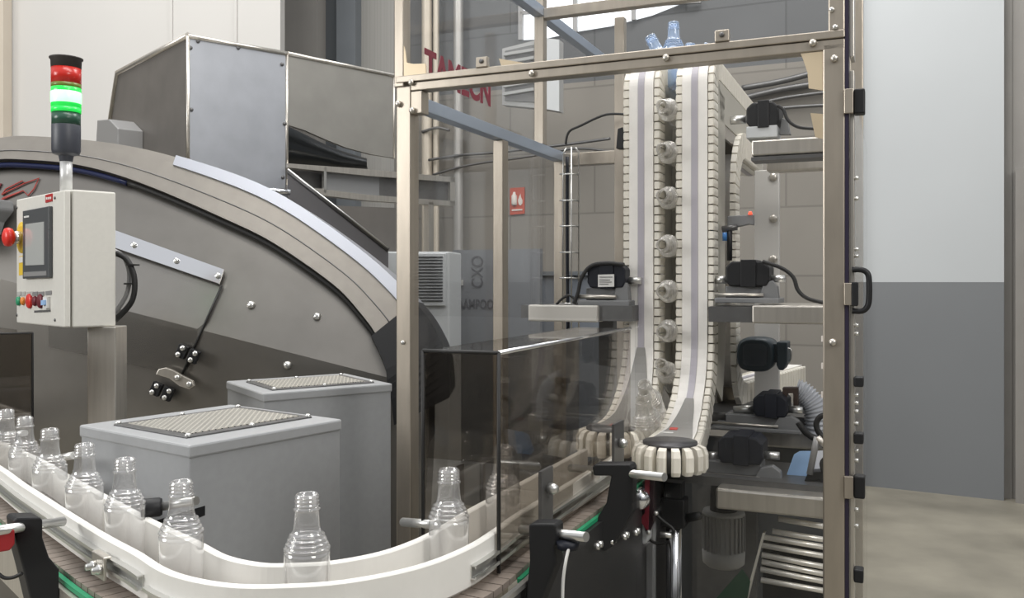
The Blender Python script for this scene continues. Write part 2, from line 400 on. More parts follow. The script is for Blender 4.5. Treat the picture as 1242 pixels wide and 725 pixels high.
# ------------------------------------------------------------------ hopper and chutes behind the drum
hf = V(-1.90, 5.2, 0); hr = V(.48, .39, 0); hl = V(-.82, .92, 0)
ztop = CAMZ + 1.446
r = thing('hopper', 'large sheet steel feed hopper rising behind the round drum', 'hopper', (-1.9, 5.6, 0))
def HF(px, py, p0=hf, d=hr):
    dn = V(d[0], d[1], 0).normalized(); a, z = onplane(px, py, p0, dn); q = p0 + dn * a; return V(q.x, q.y, z)
MB().prism([HF(228, 43), HF(348, 64), HF(348, 300), HF(228, 300)], V(-.02, .025, 0)).build('front_panel', hopper_steel, r)
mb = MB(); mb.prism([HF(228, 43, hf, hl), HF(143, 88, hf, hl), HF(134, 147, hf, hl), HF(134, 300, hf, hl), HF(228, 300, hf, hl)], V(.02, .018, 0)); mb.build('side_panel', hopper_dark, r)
mb = MB(); mb.tube([HF(228, 44), HF(228, 230)], .012, 6); mb.tube([HF(228, 44), HF(348, 65)], .014, 6); mb.tube([HF(228, 43, hf, hl), HF(143, 88, hf, hl), HF(134, 147, hf, hl)], .02, 6); mb.tube([HF(348, 64), HF(348, 232)], .01, 6); mb.build('edge_flange', steel, r)
nf = V(.39, -.48, 0).normalized()
for x, y in ((240, 50), (289, 58), (231, 58), (232, 133), (342, 78), (345, 150), (343, 215)):
    MB().bolt(HF(x, y), nf, .012, .008).build('screw', dsteel, r)
h2 = HF(348, 64); d2 = V(.593, .626, 0)
f2 = [(349, 65), (480, 92), (480, 192), (450, 187), (420, 179), (395, 169), (370, 158), (349, 151)]
MB().prism([HF(x, y, h2, d2) for x, y in f2], V(-.02, .02, 0)).build('rear_panel', mat('hopper_rear', (.36, .35, .325), .45, .7, .06, 6), r)
mb = MB(); mb.tube([HF(349, 65, h2, d2), HF(480, 92, h2, d2)], .014, 6); mb.tube([HF(477.5, 92, h2, d2), HF(478, 192, h2, d2)], .008, 6); mb.build('rear_flange', steel, r)
jb = V(-2.35, 5.55, 0)
q = HF(147, 183, hf, hl)
mb = MB(); mb.prism([HF(148, 149, hf, hl), HF(163, 148, hf, hl), HF(174, 159, hf, hl), HF(174, 183, hf, hl), HF(146, 183, hf, hl)], V(-.12, -.107, 0)); tag(mb.build('junction_box', mid_grey, None, .006), 'small grey junction box on the dark hopper side above the rim', 'box')
# black sheet and rail frame below the rear hopper panel
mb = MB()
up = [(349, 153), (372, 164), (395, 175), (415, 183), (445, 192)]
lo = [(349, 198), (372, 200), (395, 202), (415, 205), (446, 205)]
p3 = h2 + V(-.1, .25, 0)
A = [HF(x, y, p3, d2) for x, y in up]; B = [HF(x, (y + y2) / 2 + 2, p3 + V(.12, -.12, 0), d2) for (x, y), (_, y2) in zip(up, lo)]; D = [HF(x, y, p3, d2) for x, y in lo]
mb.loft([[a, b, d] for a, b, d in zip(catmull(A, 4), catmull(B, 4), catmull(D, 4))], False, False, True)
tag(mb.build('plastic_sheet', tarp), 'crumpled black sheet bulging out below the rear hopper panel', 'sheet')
r = thing('infeed_frame', 'grey steel rail frame running from the hopper into the panes', 'frame', (-.9, 6.2, 0))
fp = h2 + V(.05, .0, 0); fd = V(.72, .69, 0)
MB().prism([HF(x, y, fp, fd) for x, y in ((349, 198), (445, 205), (552, 215), (552, 221), (445, 213), (349, 203))], V(-.04, .06, 0)).build('top_rail', steel, r)
MB().prism([HF(x, y, fp, fd) for x, y in ((349, 224), (445, 236), (552, 244), (552, 250), (445, 243), (349, 232))], V(-.04, .06, 0)).build('bottom_rail', steel, r)
MB().prism([HF(x, y, fp + V(-.02, .03, 0), fd) for x, y in ((394, 206), (460, 213), (460, 238), (394, 231))], V(-.02, .02, 0)).build('side_plate', grey_mach, r)
MB().prism([HF(x, y, fp + V(-.02, .03, 0), fd) for x, y in ((460, 213), (548, 219), (548, 244), (460, 238))], V(-.02, .02, 0)).build('dark_plate', dsteel, r)
MB().prism([HF(x, y, fp, fd) for x, y in ((393, 203), (396, 203), (396, 234), (393, 234))], V(-.02, .03, 0)).build('strut', alu, r)
MB().prism([HF(x, y, fp, fd) for x, y in ((546, 215), (552, 215), (552, 250), (546, 250))], V(-.04, .06, 0)).build('end_post', steel, r)
MB().prism([HF(x, y, fp + V(-.05, .08, 0), fd) for x, y in ((349, 205), (392, 208), (392, 228), (349, 226))], V(-.02, .02, 0)).build('inner_plate', dsteel, r)
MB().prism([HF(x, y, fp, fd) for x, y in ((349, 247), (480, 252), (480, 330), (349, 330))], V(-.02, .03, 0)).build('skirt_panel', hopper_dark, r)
for x in (380, 520):
    MB().prism([HF(x, 245, fp, fd), HF(x + 6, 245, fp, fd), HF(x + 6, 540, fp, fd), HF(x, 540, fp, fd)], V(-.04, .05, 0)).build('leg', steel, r)
# sloping chute side
r = thing('chute', 'dark sloping chute side descending from the hopper to the drum', 'chute', (-1.2, 5.35, 0))
cp = V(-1.42, 5.42, 0); cd = V(.8, .3, 0)
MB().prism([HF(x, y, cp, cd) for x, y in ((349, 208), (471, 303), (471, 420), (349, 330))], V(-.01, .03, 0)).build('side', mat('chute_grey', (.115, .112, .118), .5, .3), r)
MB().tube([HF(349, 207, cp, cd), HF(471, 303, cp, cd)], .016, 8).build('lip', dsteel, r)
MB().tube([HF(349, 205, cp + V(0, -.02, 0), cd), HF(471, 301, cp + V(0, -.02, 0), cd)], .006, 8).build('lip_edge', alu, r)
MB().cyl(HF(322, 231, cp - V(0, .08, 0), cd), HF(352, 233, cp - V(0, .08, 0), cd), .018).build('pivot_rod', polished, r)

# ------------------------------------------------------------------ unscrambler drum
def DU(px, py, off=0.0):
    kx = (px - CX) / F; kz = (HZ - py) / F
    Yu = (4.3 + .364 * (.132 + .4836)) / (1 - .364 * kz - .364 * .254 * kx)
    Y = max(4.3, Yu)
    p = V(kx * Y, Y, CAMZ + kz * Y)
    if off:
        nn = V(.0925, -1, .364).normalized() if Yu > 4.3 else V(0, -1, 0)
        p = p + nn * off
    return p
outer = [(-60, 182), (0, 173), (33, 170), (99, 174), (159, 182), (218, 196), (298, 222), (350, 247), (400, 280), (450, 318), (482, 347), (503, 370), (524, 398), (541, 435), (546, 480)]
inner = [(-60, 208), (0, 200), (35, 200), (92, 205), (146, 218), (203, 239), (276, 271), (324, 294), (368, 322), (412, 355), (440, 386), (456, 408), (470, 436), (481, 470), (486, 510)]
def interp(pts, x):
    for (x0, y0), (x1, y1) in zip(pts, pts[1:]):
        if x0 <= x <= x1: return y0 + (y1 - y0) * (x - x0) / (x1 - x0)
    return pts[-1][1]
osm = [(p.x, p.y) for p in catmull([V(x, y, 0) for x, y in outer], 5)]
ism = [(p.x, p.y) for p in catmull([V(x, y, 0) for x, y in inner], 5)]
drum = thing('unscrambler_drum', 'huge round steel bottle unscrambler drum behind the control panel', 'drum', (-1.9, 4.6, 0))
mb = MB(); cols = []
xs = list(range(-60, 530, 10))
def crease(x):
    lo_, hi_ = 150., 730.
    for _ in range(40):
        y = (lo_ + hi_) / 2; kx = (x - CX) / F; kz = (HZ - y) / F
        if (4.3 + .364 * (.132 + .4836)) / (1 - .364 * kz - .364 * .254 * kx) > 4.3: lo_ = y
        else: hi_ = y
    return lo_
def creased(x, yt, yb, n=20):
    yc = crease(x)
    if yc <= yt + 1: yc = yt + 1
    if yc >= yb - 1: yc = yb - 1
    return [(x, yt + (yc - yt) * j / n) for j in range(n)] + [(x, yc + (yb - yc) * j / n) for j in range(n + 1)]
for x in xs:
    cols.append(creased(x, interp(osm, x) + 8, 736 if x < 515 else 540))
fr = [[mb.bm.verts.new(DU(x, y)) for x, y in c] for c in cols]
bk = [[mb.bm.verts.new(DU(x, y) + V(0, .35, 0)) for x, y in (c[0], c[-1])] for c in cols]
for a, b in zip(fr, fr[1:]):
    for j in range(40): mb.face([a[j], a[j + 1], b[j + 1], b[j]])
for a, b, c, d in zip(fr, fr[1:], bk, bk[1:]):
    mb.face([a[0], b[0], d[0], c[0]]); mb.face([a[-1], c[1], d[1], b[-1]]); mb.face([c[0], d[0], d[1], c[1]])
mb.build('face_plate', drum_steel, drum)
n_r = 56
def rimsec(i, a=0, b=1, f=.06, back=.42):
    o, q = osm[i], ism[i]
    lerp = lambda k: (o[0] + (q[0] - o[0]) * k, o[1] + (q[1] - o[1]) * k)
    A, B = lerp(a), lerp(b)
    return [DU(*A, f), DU(*B, f), DU(*B, -.0), DU(*B, 0) + V(0, back, 0), DU(*A, 0) + V(0, back, 0)]
MB().loft([rimsec(i, .2) for i in range(0, n_r)], smooth=False).build('rim', rim_steel, drum)
MB().loft([rimsec(i, .0, .22, .045) for i in range(0, 26)], smooth=False).build('rim_edge', rim_steel, drum)
MB().loft([rimsec(i, .0, .26, .072) for i in range(25, n_r)], smooth=False).build('rim_cover_strip', mat('strip_steel', (.50, .52, .57), .38, .85), drum)
MB().loft([rimsec(i, .0, 1.1, .065) for i in range(n_r - 1, len(osm))], smooth=False).build('black_rim_end', black, drum)  # right end of the rim, built as a black section
MB().tube([DU(x, y + 4, .03) for x, y in ism[:22]], .014, 8).build('blue_seal', seal_blue, drum)
MB().tube([DU(x, y + 3, .03) for x, y in ism[21:n_r]], .013, 8).build('black_seal', rubber, drum)
MB().tube([DU(o[0] * .35 + q[0] * .65, o[1] * .35 + q[1] * .65, .061) for o, q in list(zip(osm, ism))[:n_r]], .003, 6).build('rim_seam', dsteel, drum)
# access door
mb = MB(); dcols = []
dtop = [(60, 255), (141, 282), (274, 330)]; dbot = [(60, 420), (222, 455), (236, 424), (253, 385), (269, 348), (274, 334)]
for x in list(range(60, 270, 10)) + [270, 273]:
    dcols.append([mb.bm.verts.new(DU(*q, .006)) for q in creased(x, interp(dtop, x), interp(dbot, x), 10)])
for a, b in zip(dcols, dcols[1:]):
    for j in range(20): mb.face([a[j], a[j + 1], b[j + 1], b[j]])
door = mb.build('access_door', mat('door_steel', (.33, .317, .295), .26, .92, .05, 6), drum)
sol = door.modifiers.new('thickness', 'SOLIDIFY'); sol.thickness = .004; sol.offset = 0
MB().prism([DU(x, y, .03) for x, y in ((100, 268), (141, 282), (274, 330), (268, 347), (141, 303), (100, 289))], V(0, -.012, .003)).build('polished_bar', polished, door)
MB().tube([DU(x, y, .02) for x, y in ((270, 348), (253, 386), (222, 455))], .006, 6).build('door_gap', rubber, door)
nrm = V(0, -1, .2).normalized()
for (x, y) in ((166, 301), (217, 320), (267, 338)): MB().bolt(DU(x, y, .046), nrm, .014, .01).build('bolt', alu, door)
for (x, y) in ((385, 384), (349, 443), (305, 370), (98, 300)): MB().bolt(DU(x, y, .0), nrm, .02, .02).build('bolt', alu, drum)
for cx, cy in ((232, 428), (201, 473)):
    h = MB()
    for sg in (-1, 1):
        ax, ay = (6.5 * sg, 2.8 * sg)
        ex, ey = -3.2, 7.2
        q = [(cx + ax * 1.9 + ex, cy + ay * 1.9 + ey), (cx + ax * 1.9 - ex, cy + ay * 1.9 - ey), (cx + ax * .2 - ex, cy + ay * .2 - ey), (cx + ax * .2 + ex, cy + ay * .2 + ey)]
        h.prism([DU(x, y, .03) for x, y in q], V(0, -.03, 0))
    ho = h.build('hinge', black, drum, .003)
    for sg in (-1, 1):
        for k in (-.55, .55):
            MB().bolt(DU(cx + 7.5 * sg - 3.2 * k * 1.6, cy + 3.2 * sg + 7 * k, .062), V(0, -1, 0), .013, .009).build('hinge_bolt', alu, ho)
lv = MB().prism([DU(x, y, .05) for x, y in ((196, 452), (199, 446), (207, 444), (216, 447), (240, 460), (242, 466), (236, 470), (224, 466), (212, 457))], V(0, -.02, 0)).build('latch_lever', steel, drum, .003)
for x, y in ((222, 456), (236, 464)): MB().bolt(DU(x, y, .072), V(0, -1, 0), .014, .01).build('lever_bolt', alu, lv)
mb = MB()
for path in (((3, 237), (8, 230), (28, 220), (31, 223), (10, 233), (3, 237)), ((31, 223), (48, 217), (42, 230), (35, 238), (29, 232), (5, 241), (0, 245)), ((29, 232), (3, 243))):
    mb.tube([DU(x, y, .008) for x, y in path], .004, 5)
mb.build('arrow_emblem', logo_red, drum)
MB().prism([DU(x, y, .004) for x, y in ((-8, 222), (3, 223), (0, 229), (-8, 236))], V(0, -.006, 0)).build('emblem_block', darkred, drum)
mb = MB().prism([DU(x, y, .02) for x, y in ((-30, 246), (19, 246), (20, 258), (9, 272), (4, 288), (-30, 290))], V(0, -.16, 0)); tb = mb.build('terminal_housing', grey_mach, drum, .01)
MB().prism([DU(x, y, .19) for x, y in ((-20, 252), (3, 252), (1, 263), (-20, 266))], V(0, -.01, 0)).build('housing_window', label_grey, tb)

# ------------------------------------------------------------------ grey ventilated boxes
def vent_box(name, label, Fp, a, b, zt, gr):
    r = thing(name, label, 'box', ((Fp[0] + (a[0] + b[0]) / 2), Fp[1] + (a[1] + b[1]) / 2, 0), 'grey boxes with mesh lids')
    a3 = V(a[0], a[1], 0); b3 = V(b[0], b[1], 0); f3 = V(Fp[0], Fp[1], 0)
    MB().obox(f3 + ZV * .0 + a3 * .008 + b3 * .008, a3 * .984, b3 * .984, ZV * (zt - .03)).build('body', grey_paint, r, .004)
    lid = MB().obox(f3 + ZV * (zt - .035), a3, b3, ZV * .035).build('lid', grey_lid, r, .006)
    MB().obox(f3 + a3 * gr[0] + b3 * gr[1] + ZV * zt, a3 * (gr[2] - gr[0]), b3 * (gr[3] - gr[1]), ZV * .005).build('grille_frame', dsteel, lid, .002)
    e = .055
    MB().obox(f3 + a3 * (gr[0] + e) + b3 * (gr[1] + e) + ZV * (zt + .004), a3 * (gr[2] - gr[0] - 2 * e), b3 * (gr[3] - gr[1] - 2 * e), ZV * .003).build('mesh_grille', grille, lid)
    for i in (gr[0] + .02, (gr[0] + gr[2]) / 2, gr[2] - .02):
        for j in (gr[1] + .015, gr[3] - .015):
            MB().bolt(f3 + a3 * i + b3 * j + ZV * (zt + .004), ZV, .009, .009).build('screw', alu, lid)
vent_box('vent_box', 'nearer grey box with a mesh lid inside the conveyor bend', (-.837, 2.3), (.311, .444), (-.449, .332), CAMZ - .424, (.1, .17, .93, .83))
vent_box('vent_box', 'farther grey box with a mesh lid beside the guard cabinet', (-.948, 3.376), (.448, .33), (-.278, .424), CAMZ - .424, (.1, .12, .9, .8))

# ------------------------------------------------------------------ control panel on its post
cc = V(-1.616, 3.2, 0); dl = V(-.7126, .7015, 0); dd = V(.7015, .7126, 0)
zb, zt = CAMZ - .166, CAMZ + .337
r = thing('control_panel', 'cream machine control panel box with touch screen on a post', 'control panel', (-1.62, 3.32, 0))
MB().obox(cc + dd * .028 + ZV * zb, dl * .54, dd * .155, ZV * (zt - zb)).build('housing', panel_white, r, .006)
fd_ = MB().obox(cc + ZV * (zb + .002), dl * .54, dd * .022, ZV * (zt - zb - .006)).build('door', panel_white, r, .005)
def CP(px, py, out=0.0):
    a, z = onplane(px, py, cc, dl); q = cc + dl * a - dd * out; return V(q.x, q.y, z)
def plate(pts, out, th, name, m_, par, bev=0):
    return MB().prism([CP(x, y, out) for x, y in pts], dd * -th).build(name, m_, par, bev)
hm = plate(((32, 256), (64, 250), (64, 336.5), (32, 338)), 0, .014, 'touch_screen', bezel, r, .003)
plate(((36, 272), (58.5, 269), (58.5, 321), (36, 322)), .014, .002, 'display', screen, hm)
plate(((34, 330), (61.5, 328.5), (61.5, 334), (34, 335.5)), .014, .002, 'front_key_strip', mid_grey, hm)
plate(((34, 262.5), (40, 261.5), (40, 263.5), (34, 264.5)), .014, .001, 'maker_plate', label_white, hm)
lg = plate(((56, 236.5), (64, 234.5), (64, 244), (56, 246)), 0, .003, 'maker_badge', mat('badge_red', (.45, .02, .02), .4), r)
for k in range(3):
    x = 57 + k * 2.3
    plate(((x, 239.5 - k * .3), (x + 1.6, 239.1 - k * .3), (x + 1.6, 241.9 - k * .3), (x, 242.3 - k * .3)), .003, .001, 'badge_letter', label_white, lg)
# emergency stop
es = thing_part = MB().lathe([(0, 0), (.062, 0), (.062, .004), (0, .004)], 24, CP(27, 288), -dd).build('stop_button_plate', yellow, r)
MB().prism([CP(x, y, .003) for x, y in ((24.3, 275), (29.3, 274), (29.3, 302), (24.3, 303))], dd * -.002).build('plate_tab', yellow, es)
c0 = CP(26, 288)
MB().lathe([(.022, 0), (.026, .008), (.025, .022), (.021, .032), (0, .032)], 20, c0, -dd).build('stop_button_collar', alu, es)
MB().lathe([(0, .028), (.024, .028), (.035, .036), (.038, .048), (.035, .059), (.020, .066), (0, .067)], 20, c0, -dd).build('stop_button_head', red, es)
# lower buttons, label plates
for (x0, x1, m_) in ((21.5, 26, green), (27, 31, orange), (33, 40.5, red), (41, 46, darkred), (46.5, 54, darkred)):
    p = CP((x0 + x1) / 2, 365)
    w = (onplane(x0, 365, cc, dl)[0] - onplane(x1, 365, cc, dl)[0]) / 2
    MB().lathe([(0, 0), (w * .8, 0), (w * .8, .006), (w * .7, .010), (0, .010)], 18, p, -dd).build('push_button', m_, r)
    plate(((x0, 354), (x1, 353.4), (x1, 358.3), (x0, 358.9)), 0, .003, 'button_label', label_grey if x1 < 45 else mid_grey, r)
b_ = plate(((56, 360), (61, 359.4), (61, 373.5), (56, 374)), 0, .012, 'selector_switch', label_white, r)
plate(((57, 364), (60, 363.6), (60, 369.6), (57, 370)), .012, .01, 'selector_knob', pale_blue, b_)
plate(((42, 376.5), (61.5, 375.5), (61.5, 378), (42, 379)), 0, .002, 'caption_strip', label_dark, r)
plate(((56, 353.2), (63, 352.3), (63, 357.2), (56, 358)), 0, .003, 'button_label', mid_grey, r)
wl = plate(((23.5, 311), (29, 310), (29, 333), (23.5, 334)), 0, .002, 'warning_label', yellow, r)
plate(((24, 311.8), (28.5, 311.2), (28.5, 318), (24, 318.6)), .002, .001, 'warning_note', label_white, wl)
for x, y in ((20.8, 252), (20.8, 382), (67, 388), (67, 240)): MB().bolt(CP(x, y), -dd, .006, .004).build('door_screw', dsteel, r)
pp = cc + dl * .03 + dd * .1
px_, py_ = P(112, 400, 3.34), P(146, 400, 3.34)
MB().obox(V(px_.x, 3.3, 0), V(py_.x - px_.x, 0, 0), V(0, .1, 0), ZV * (zb)).build('post', steel, r, .004)
# cable loop on the panel's right
for k, (w_, m_) in enumerate((((141, 307), (152, 313), (161, 335), (159, 365), (142, 386)), rubber), (((141, 303), (153, 312), (159, 333), (154, 360), (141, 380)), mid_grey)) if False else enumerate(((((141, 307), (154, 315), (163, 337), (160, 365), (140, 388)), rubber), (((139, 304), (151, 313), (157, 333), (153, 358), (139, 380)), mid_grey))):
    pts = [P(x, y, 3.36 + .02 * k) for x, y in w_]
    MB().tube(catmull(pts, 6), .011 - .002 * k, 8).build('cable', m_, r)
mb = MB()
for x, y in ((157, 322), (154, 345)): mb.obox(P(x - 4, y, 3.345), (.03, 0, 0), (0, .05, 0), (0, 0, .006))
mb.build('cable_tie', rubber, r)

# signal tower
tx, ty = -1.66, 3.3
zz = lambda y: CAMZ + (HZ - y) / F * 3.3
r = thing('signal_tower', 'stack light with red and lit green lenses on the control panel', 'signal light', (tx, ty, zt))
MB().cyl((tx, ty, zt), (tx, ty, zz(192)), .021, 20).build('pole', pole_white, r)
RR = .0515
o_ = (tx, ty, 0)
MB().lathe([(0, zz(196)), (.022, zz(196)), (.026, zz(189)), (.045, zz(187)), (.05, zz(183)), (.05, zz(152)), (0, zz(152))], 32, o_).build('base', mat('tower_grey', (.05, .055, .07), .45), r, .001)
MB().lathe([(0, zz(152)), (RR - .002, zz(152)), (RR - .002, zz(137)), (0, zz(137))], 32, o_).build('unlit_section', greendim, r)
MB().lathe([(0, zz(137)), (RR, zz(137)), (RR, zz(131)), (0, zz(131))], 32, o_).build('green_ring', greenlens, r)
MB().lathe([(0, zz(131)), (RR, zz(131)), (RR, zz(125)), (RR, zz(111)), (RR, zz(107)), (0, zz(107))], 32, o_).build('green_lens', greenlens, r)
MB().lathe([(RR, zz(126)), (RR + .0012, zz(125)), (RR + .0012, zz(113)), (RR, zz(112))], 32, o_).build('lit_band', greenglow, r)
MB().lathe([(0, zz(107)), (RR, zz(107)), (RR, zz(102)), (0, zz(102))], 32, o_).build('olive_ring', olive, r)
MB().lathe([(0, zz(102)), (RR, zz(102)), (RR, zz(83)), (0, zz(83))], 32, o_).build('red_lens', redlens, r)
MB().lathe([(0, zz(83)), (.052, zz(83)), (.053, zz(73)), (.058, zz(72)), (.058, zz(70.5)), (.045, zz(69.5)), (0, zz(69))], 32, o_).build('cap', mat('tower_cap', (.045, .04, .038), .5), r)

# ------------------------------------------------------------------ conveyor
ZC = CAMZ - .645
ctrl = [(-2.9, 4.11), (-2.2, 3.4), (-1.5901, 2.8034), (-1.2619, 2.4357), (-0.8845, 2.0217), (-0.7242, 1.8576), (-0.6135, 1.7398), (-0.506, 1.6828), (-0.4148, 1.681), (-0.3266, 1.7021), (-0.2255, 1.7719), (-0.1482, 1.8798), (-0.0914, 2.0107), (-0.0341, 2.1618), (0.16, 2.6), (0.29, 2.9), (0.4, 3.15), (0.5, 3.4)]
raw = catmull([V(x, y, 0) for x, y in ctrl], 24)
# resample
path = [raw[0]]; acc = 0; STEP = .0095
for a, b in zip(raw, raw[1:]):
    d = (b - a).length
    while acc + d >= STEP:
        a = a + (b - a) * ((STEP - acc) / d); path.append(a.copy()); d = (b - a).length; acc = 0
    acc += d
def frame(i):
    d = (path[min(i + 3, len(path) - 1)] - path[max(i - 3, 0)]).normalized()
    return path[i], V(d.y, -d.x, 0), d
def at(i, off, z):
    p, rt, d = frame(i); return V(p.x + rt.x * off, p.y + rt.y * off, z)
def idx(X=None, Y=None, part=0):
    best = None
    rng = range(len(path)) if part == 0 else (range(len(path) // 2) if part < 0 else range(len(path) // 2, len(path)))
    for i in rng:
        e = 0
        if X is not None: e += (path[i].x - X) ** 2
        if Y is not None: e += (path[i].y - Y) ** 2
        if best is None or e < best[0]: best = (e, i)
    return best[1]
conv = thing('bottle_conveyor', 'curved slat conveyor with white guide rails carrying empty bottles', 'conveyor', (-.4, 1.75, 0))
NP = len(path)
mb = MB()
for i in range(0, NP - 4, 4):
    q = []
    for j, z in ((i, 0), (i + 4, 0)):
        pass
    a0, a1 = at(i, -.108, ZC - .014), at(i, .112, ZC - .014)
    ii = min(i + 4, NP - 1)
    b0, b1 = at(ii, -.108, ZC - .014), at(ii, .112, ZC - .014)
    g = .07
    A0, B0 = a0.lerp(b0, g), b0.lerp(a0, g * .3); A1, B1 = a1.lerp(b1, g), b1.lerp(a1, g * .3)
    up = ZV * .014
    mb.hexa([A0, A1, B1, B0, A0 + up, A1 + up, B1 + up, B0 + up])
mb.build('slat_chain', slat, conv)
def sweep(i0, i1, prof, step=2, smooth=False):
    mb = MB(); ids = list(range(i0, i1, step)) + [i1]
    mb.loft([[at(i, o, z) for o, z in prof] for i in ids], True, True, smooth); return mb
i_end = idx(Y=2.92, part=1)
ZR = CAMZ - .553
sweep(0, i_end, [(.0515, ZC + .004), (.0515, ZR - .003), (.0545, ZR), (.067, ZR), (.070, ZR - .003), (.070, ZC + .012), (.062, ZC + .004)]).build('outer_guide_rail', plastic, conv)
sweep(0, i_end, [(-.070, ZC + .004), (-.070, ZR - .003), (-.067, ZR), (-.0545, ZR), (-.0515, ZR - .003), (-.0515, ZC + .004)]).build('inner_guide_rail', plastic, conv)
def channel(i0, i1, name='rail_channel', zc=None, side=1):
    z0 = zc if zc else ZC + .034; h = .030
    o = .070
    prof = [(o, z0), (o + .014, z0), (o + .014, z0 + .007), (o + .011, z0 + .007), (o + .011, z0 + .003), (o + .003, z0 + .003), (o + .003, z0 + h - .003), (o + .011, z0 + h - .003), (o + .011, z0 + h - .007), (o + .014, z0 + h - .007), (o + .014, z0 + h), (o, z0 + h)]
    return sweep(i0, i1, [(p[0] * side, p[1]) for p in prof]).build(name, alu, conv)
i_c1 = idx(-.735, 1.88); i_c2 = idx(-.67, 1.815)
channel(0, i_c2)
channel(i_c2 + 3, idx(-.315, 1.72), zc=ZC + .020)
channel(idx(-.165, 1.89), i_end, zc=ZC + .026)
# frame below the chain
sweep(0, idx(-.6, 1.758), [(.114, ZC - .02), (.125, ZC - .02), (.125, ZC - .010), (.114, ZC - .010)]).build('green_wear_strip', green, conv)
sweep(idx(-.10, 2.0), NP - 1, [(.114, ZC - .02), (.125, ZC - .02), (.125, ZC - .010), (.114, ZC - .010)]).build('green_wear_strip', green, conv)
sweep(0, idx(-.6, 1.758), [(.116, ZC - .13), (.136, ZC - .13), (.136, ZC - .022), (.116, ZC - .022)]).build('side_frame', steel, conv)
sweep(idx(-.6, 1.758), idx(-.10, 2.0), [(.116, ZC - .13), (.126, ZC - .13), (.126, ZC - .022), (.116, ZC - .022)]).build('bend_side_frame', dsteel, conv)
sweep(idx(-.10, 2.0), NP - 1, [(.116, ZC - .22), (.136, ZC - .22), (.136, ZC - .022), (.116, ZC - .022)]).build('side_frame', black_steel, conv)
sweep(0, NP - 1, [(-.132, ZC - .13), (-.111, ZC - .13), (-.111, ZC - .002), (-.132, ZC - .002)]).build('inner_side_frame', dsteel, conv)
sweep(idx(-.05, 2.0, 1), NP - 1, [(.09, ZC - .9), (.115, ZC - .9), (.115, ZC - .2), (.09, ZC - .2)]).build('skirt_plate', black_steel, conv)
tubei = sweep(idx(-.33, 1.708), idx(-.04, 2.1), [(.128, ZC - .022), (.140, ZC - .022), (.140, ZC - .01), (.128, ZC - .01)]); tubei.build('return_rail', alu, conv)
# rail support legs of the conveyor
for (i, off) in ((idx(-1.9, 3.09), 0), (idx(-.5, 1.69), 0), (idx(.1, 2.46, 1), 0)):
    p, rt, d = frame(i)
    MB().obox(V(p.x, p.y, 0) - rt * .04 - d * .04, rt * .08, d * .08, ZV * (ZC - .1)).build('leg', dsteel, conv, .004)
zrod = ZC + .012
def pix_bracket(pts, Y, dirv, thick, rod, rr, label=None):
    dv = Vector(dirv).normalized()
    o = MB().prism([P(x, y, Y) for x, y in pts], dv * thick).build('rail_bracket', black, conv, .004)
    MB().cyl(P(*rod[0]), P(*rod[1]), rr, 18).build('chrome_rod', alu, o)
    return o
bl = pix_bracket([(17, 632), (20, 627.5), (49, 627), (52, 631), (52, 652), (60, 676), (72, 690), (72, 740), (40, 740), (28, 690), (20, 660)], 1.93, (-.7, .71, 0), .06, ((-16, 645, 1.86), (77, 632, 2.03)), .0105)
MB().prism([P(x, y, 1.9) for x, y in ((-12, 642), (18, 642), (18, 660), (12, 668), (-12, 672))], V(-.03, .04, 0)).build('red_sensor', mat('sensor_red', (.35, .02, .025), .35), bl, .004)
MB().tube(catmull([P(x, y, 1.9) for x, y in ((-8, 690), (4, 700), (16, 700), (27, 695))], 5), .004, 8).build('sensor_cable', rubber, bl)
# clamp plate on the outer rail of the straight run
ic = idx(-.80, 1.94)
p, rt, d = frame(ic)
c = V(p.x, p.y, 0) + rt * .086
cl = MB().prism([c - d * .035 + ZV * (ZC + y) + rt * x for x, y in ((-.004, .072), (.012, .072), (.012, .022), (.006, .022), (.006, .066), (-.004, .066))], d * .07).build('rail_clamp', steel, conv, .002)
for k in (-.018, .018):
    MB().lathe([(0, 0), (.011, 0), (.011, .008), (.007, .01), (.007, .018), (0, .019)], 10, c + d * k + rt * .012 + ZV * (ZC + .044), rt).build('clamp_bolt', alu, cl)
# two brackets along the infeed to the elevator
dmc = V(.40, .916, 0)
rmc = V(.916, -.40, 0)
b1o = pix_bracket([(641, 638), (643, 635), (672, 635), (675, 639), (675, 660), (673, 663), (675, 684), (655, 735), (636, 745), (640, 700), (642, 680), (641, 652)], 1.93, dmc, .045, ((632, 642, 2.05), (711, 651, 1.90)), .0105)
MB().obox(P(653, 634, 2.07) + V(0, 0, -.02), rmc * .008, dmc * .075, ZV * .14).build('upright', dsteel, b1o)
MB().bolt(P(666, 592, 2.09), rmc, .013, .022).build('upright_bolt', alu, b1o)
b2o = pix_bracket([(718, 566), (722, 563), (764, 563), (767, 568), (767, 620), (757, 640), (742, 663), (733, 669), (726, 660), (716, 642), (735, 610), (741, 577), (720, 577)], 2.47, dmc, .05, ((692, 567, 2.68), (806, 578.5, 2.38)), .0115)
MB().obox(P(742, 572, 2.62), rmc * .008, dmc * .10, ZV * .14).build('upright', dsteel, b2o)
MB().bolt(P(752, 537, 2.66), rmc, .014, .022).build('upright_bolt', alu, b2o)
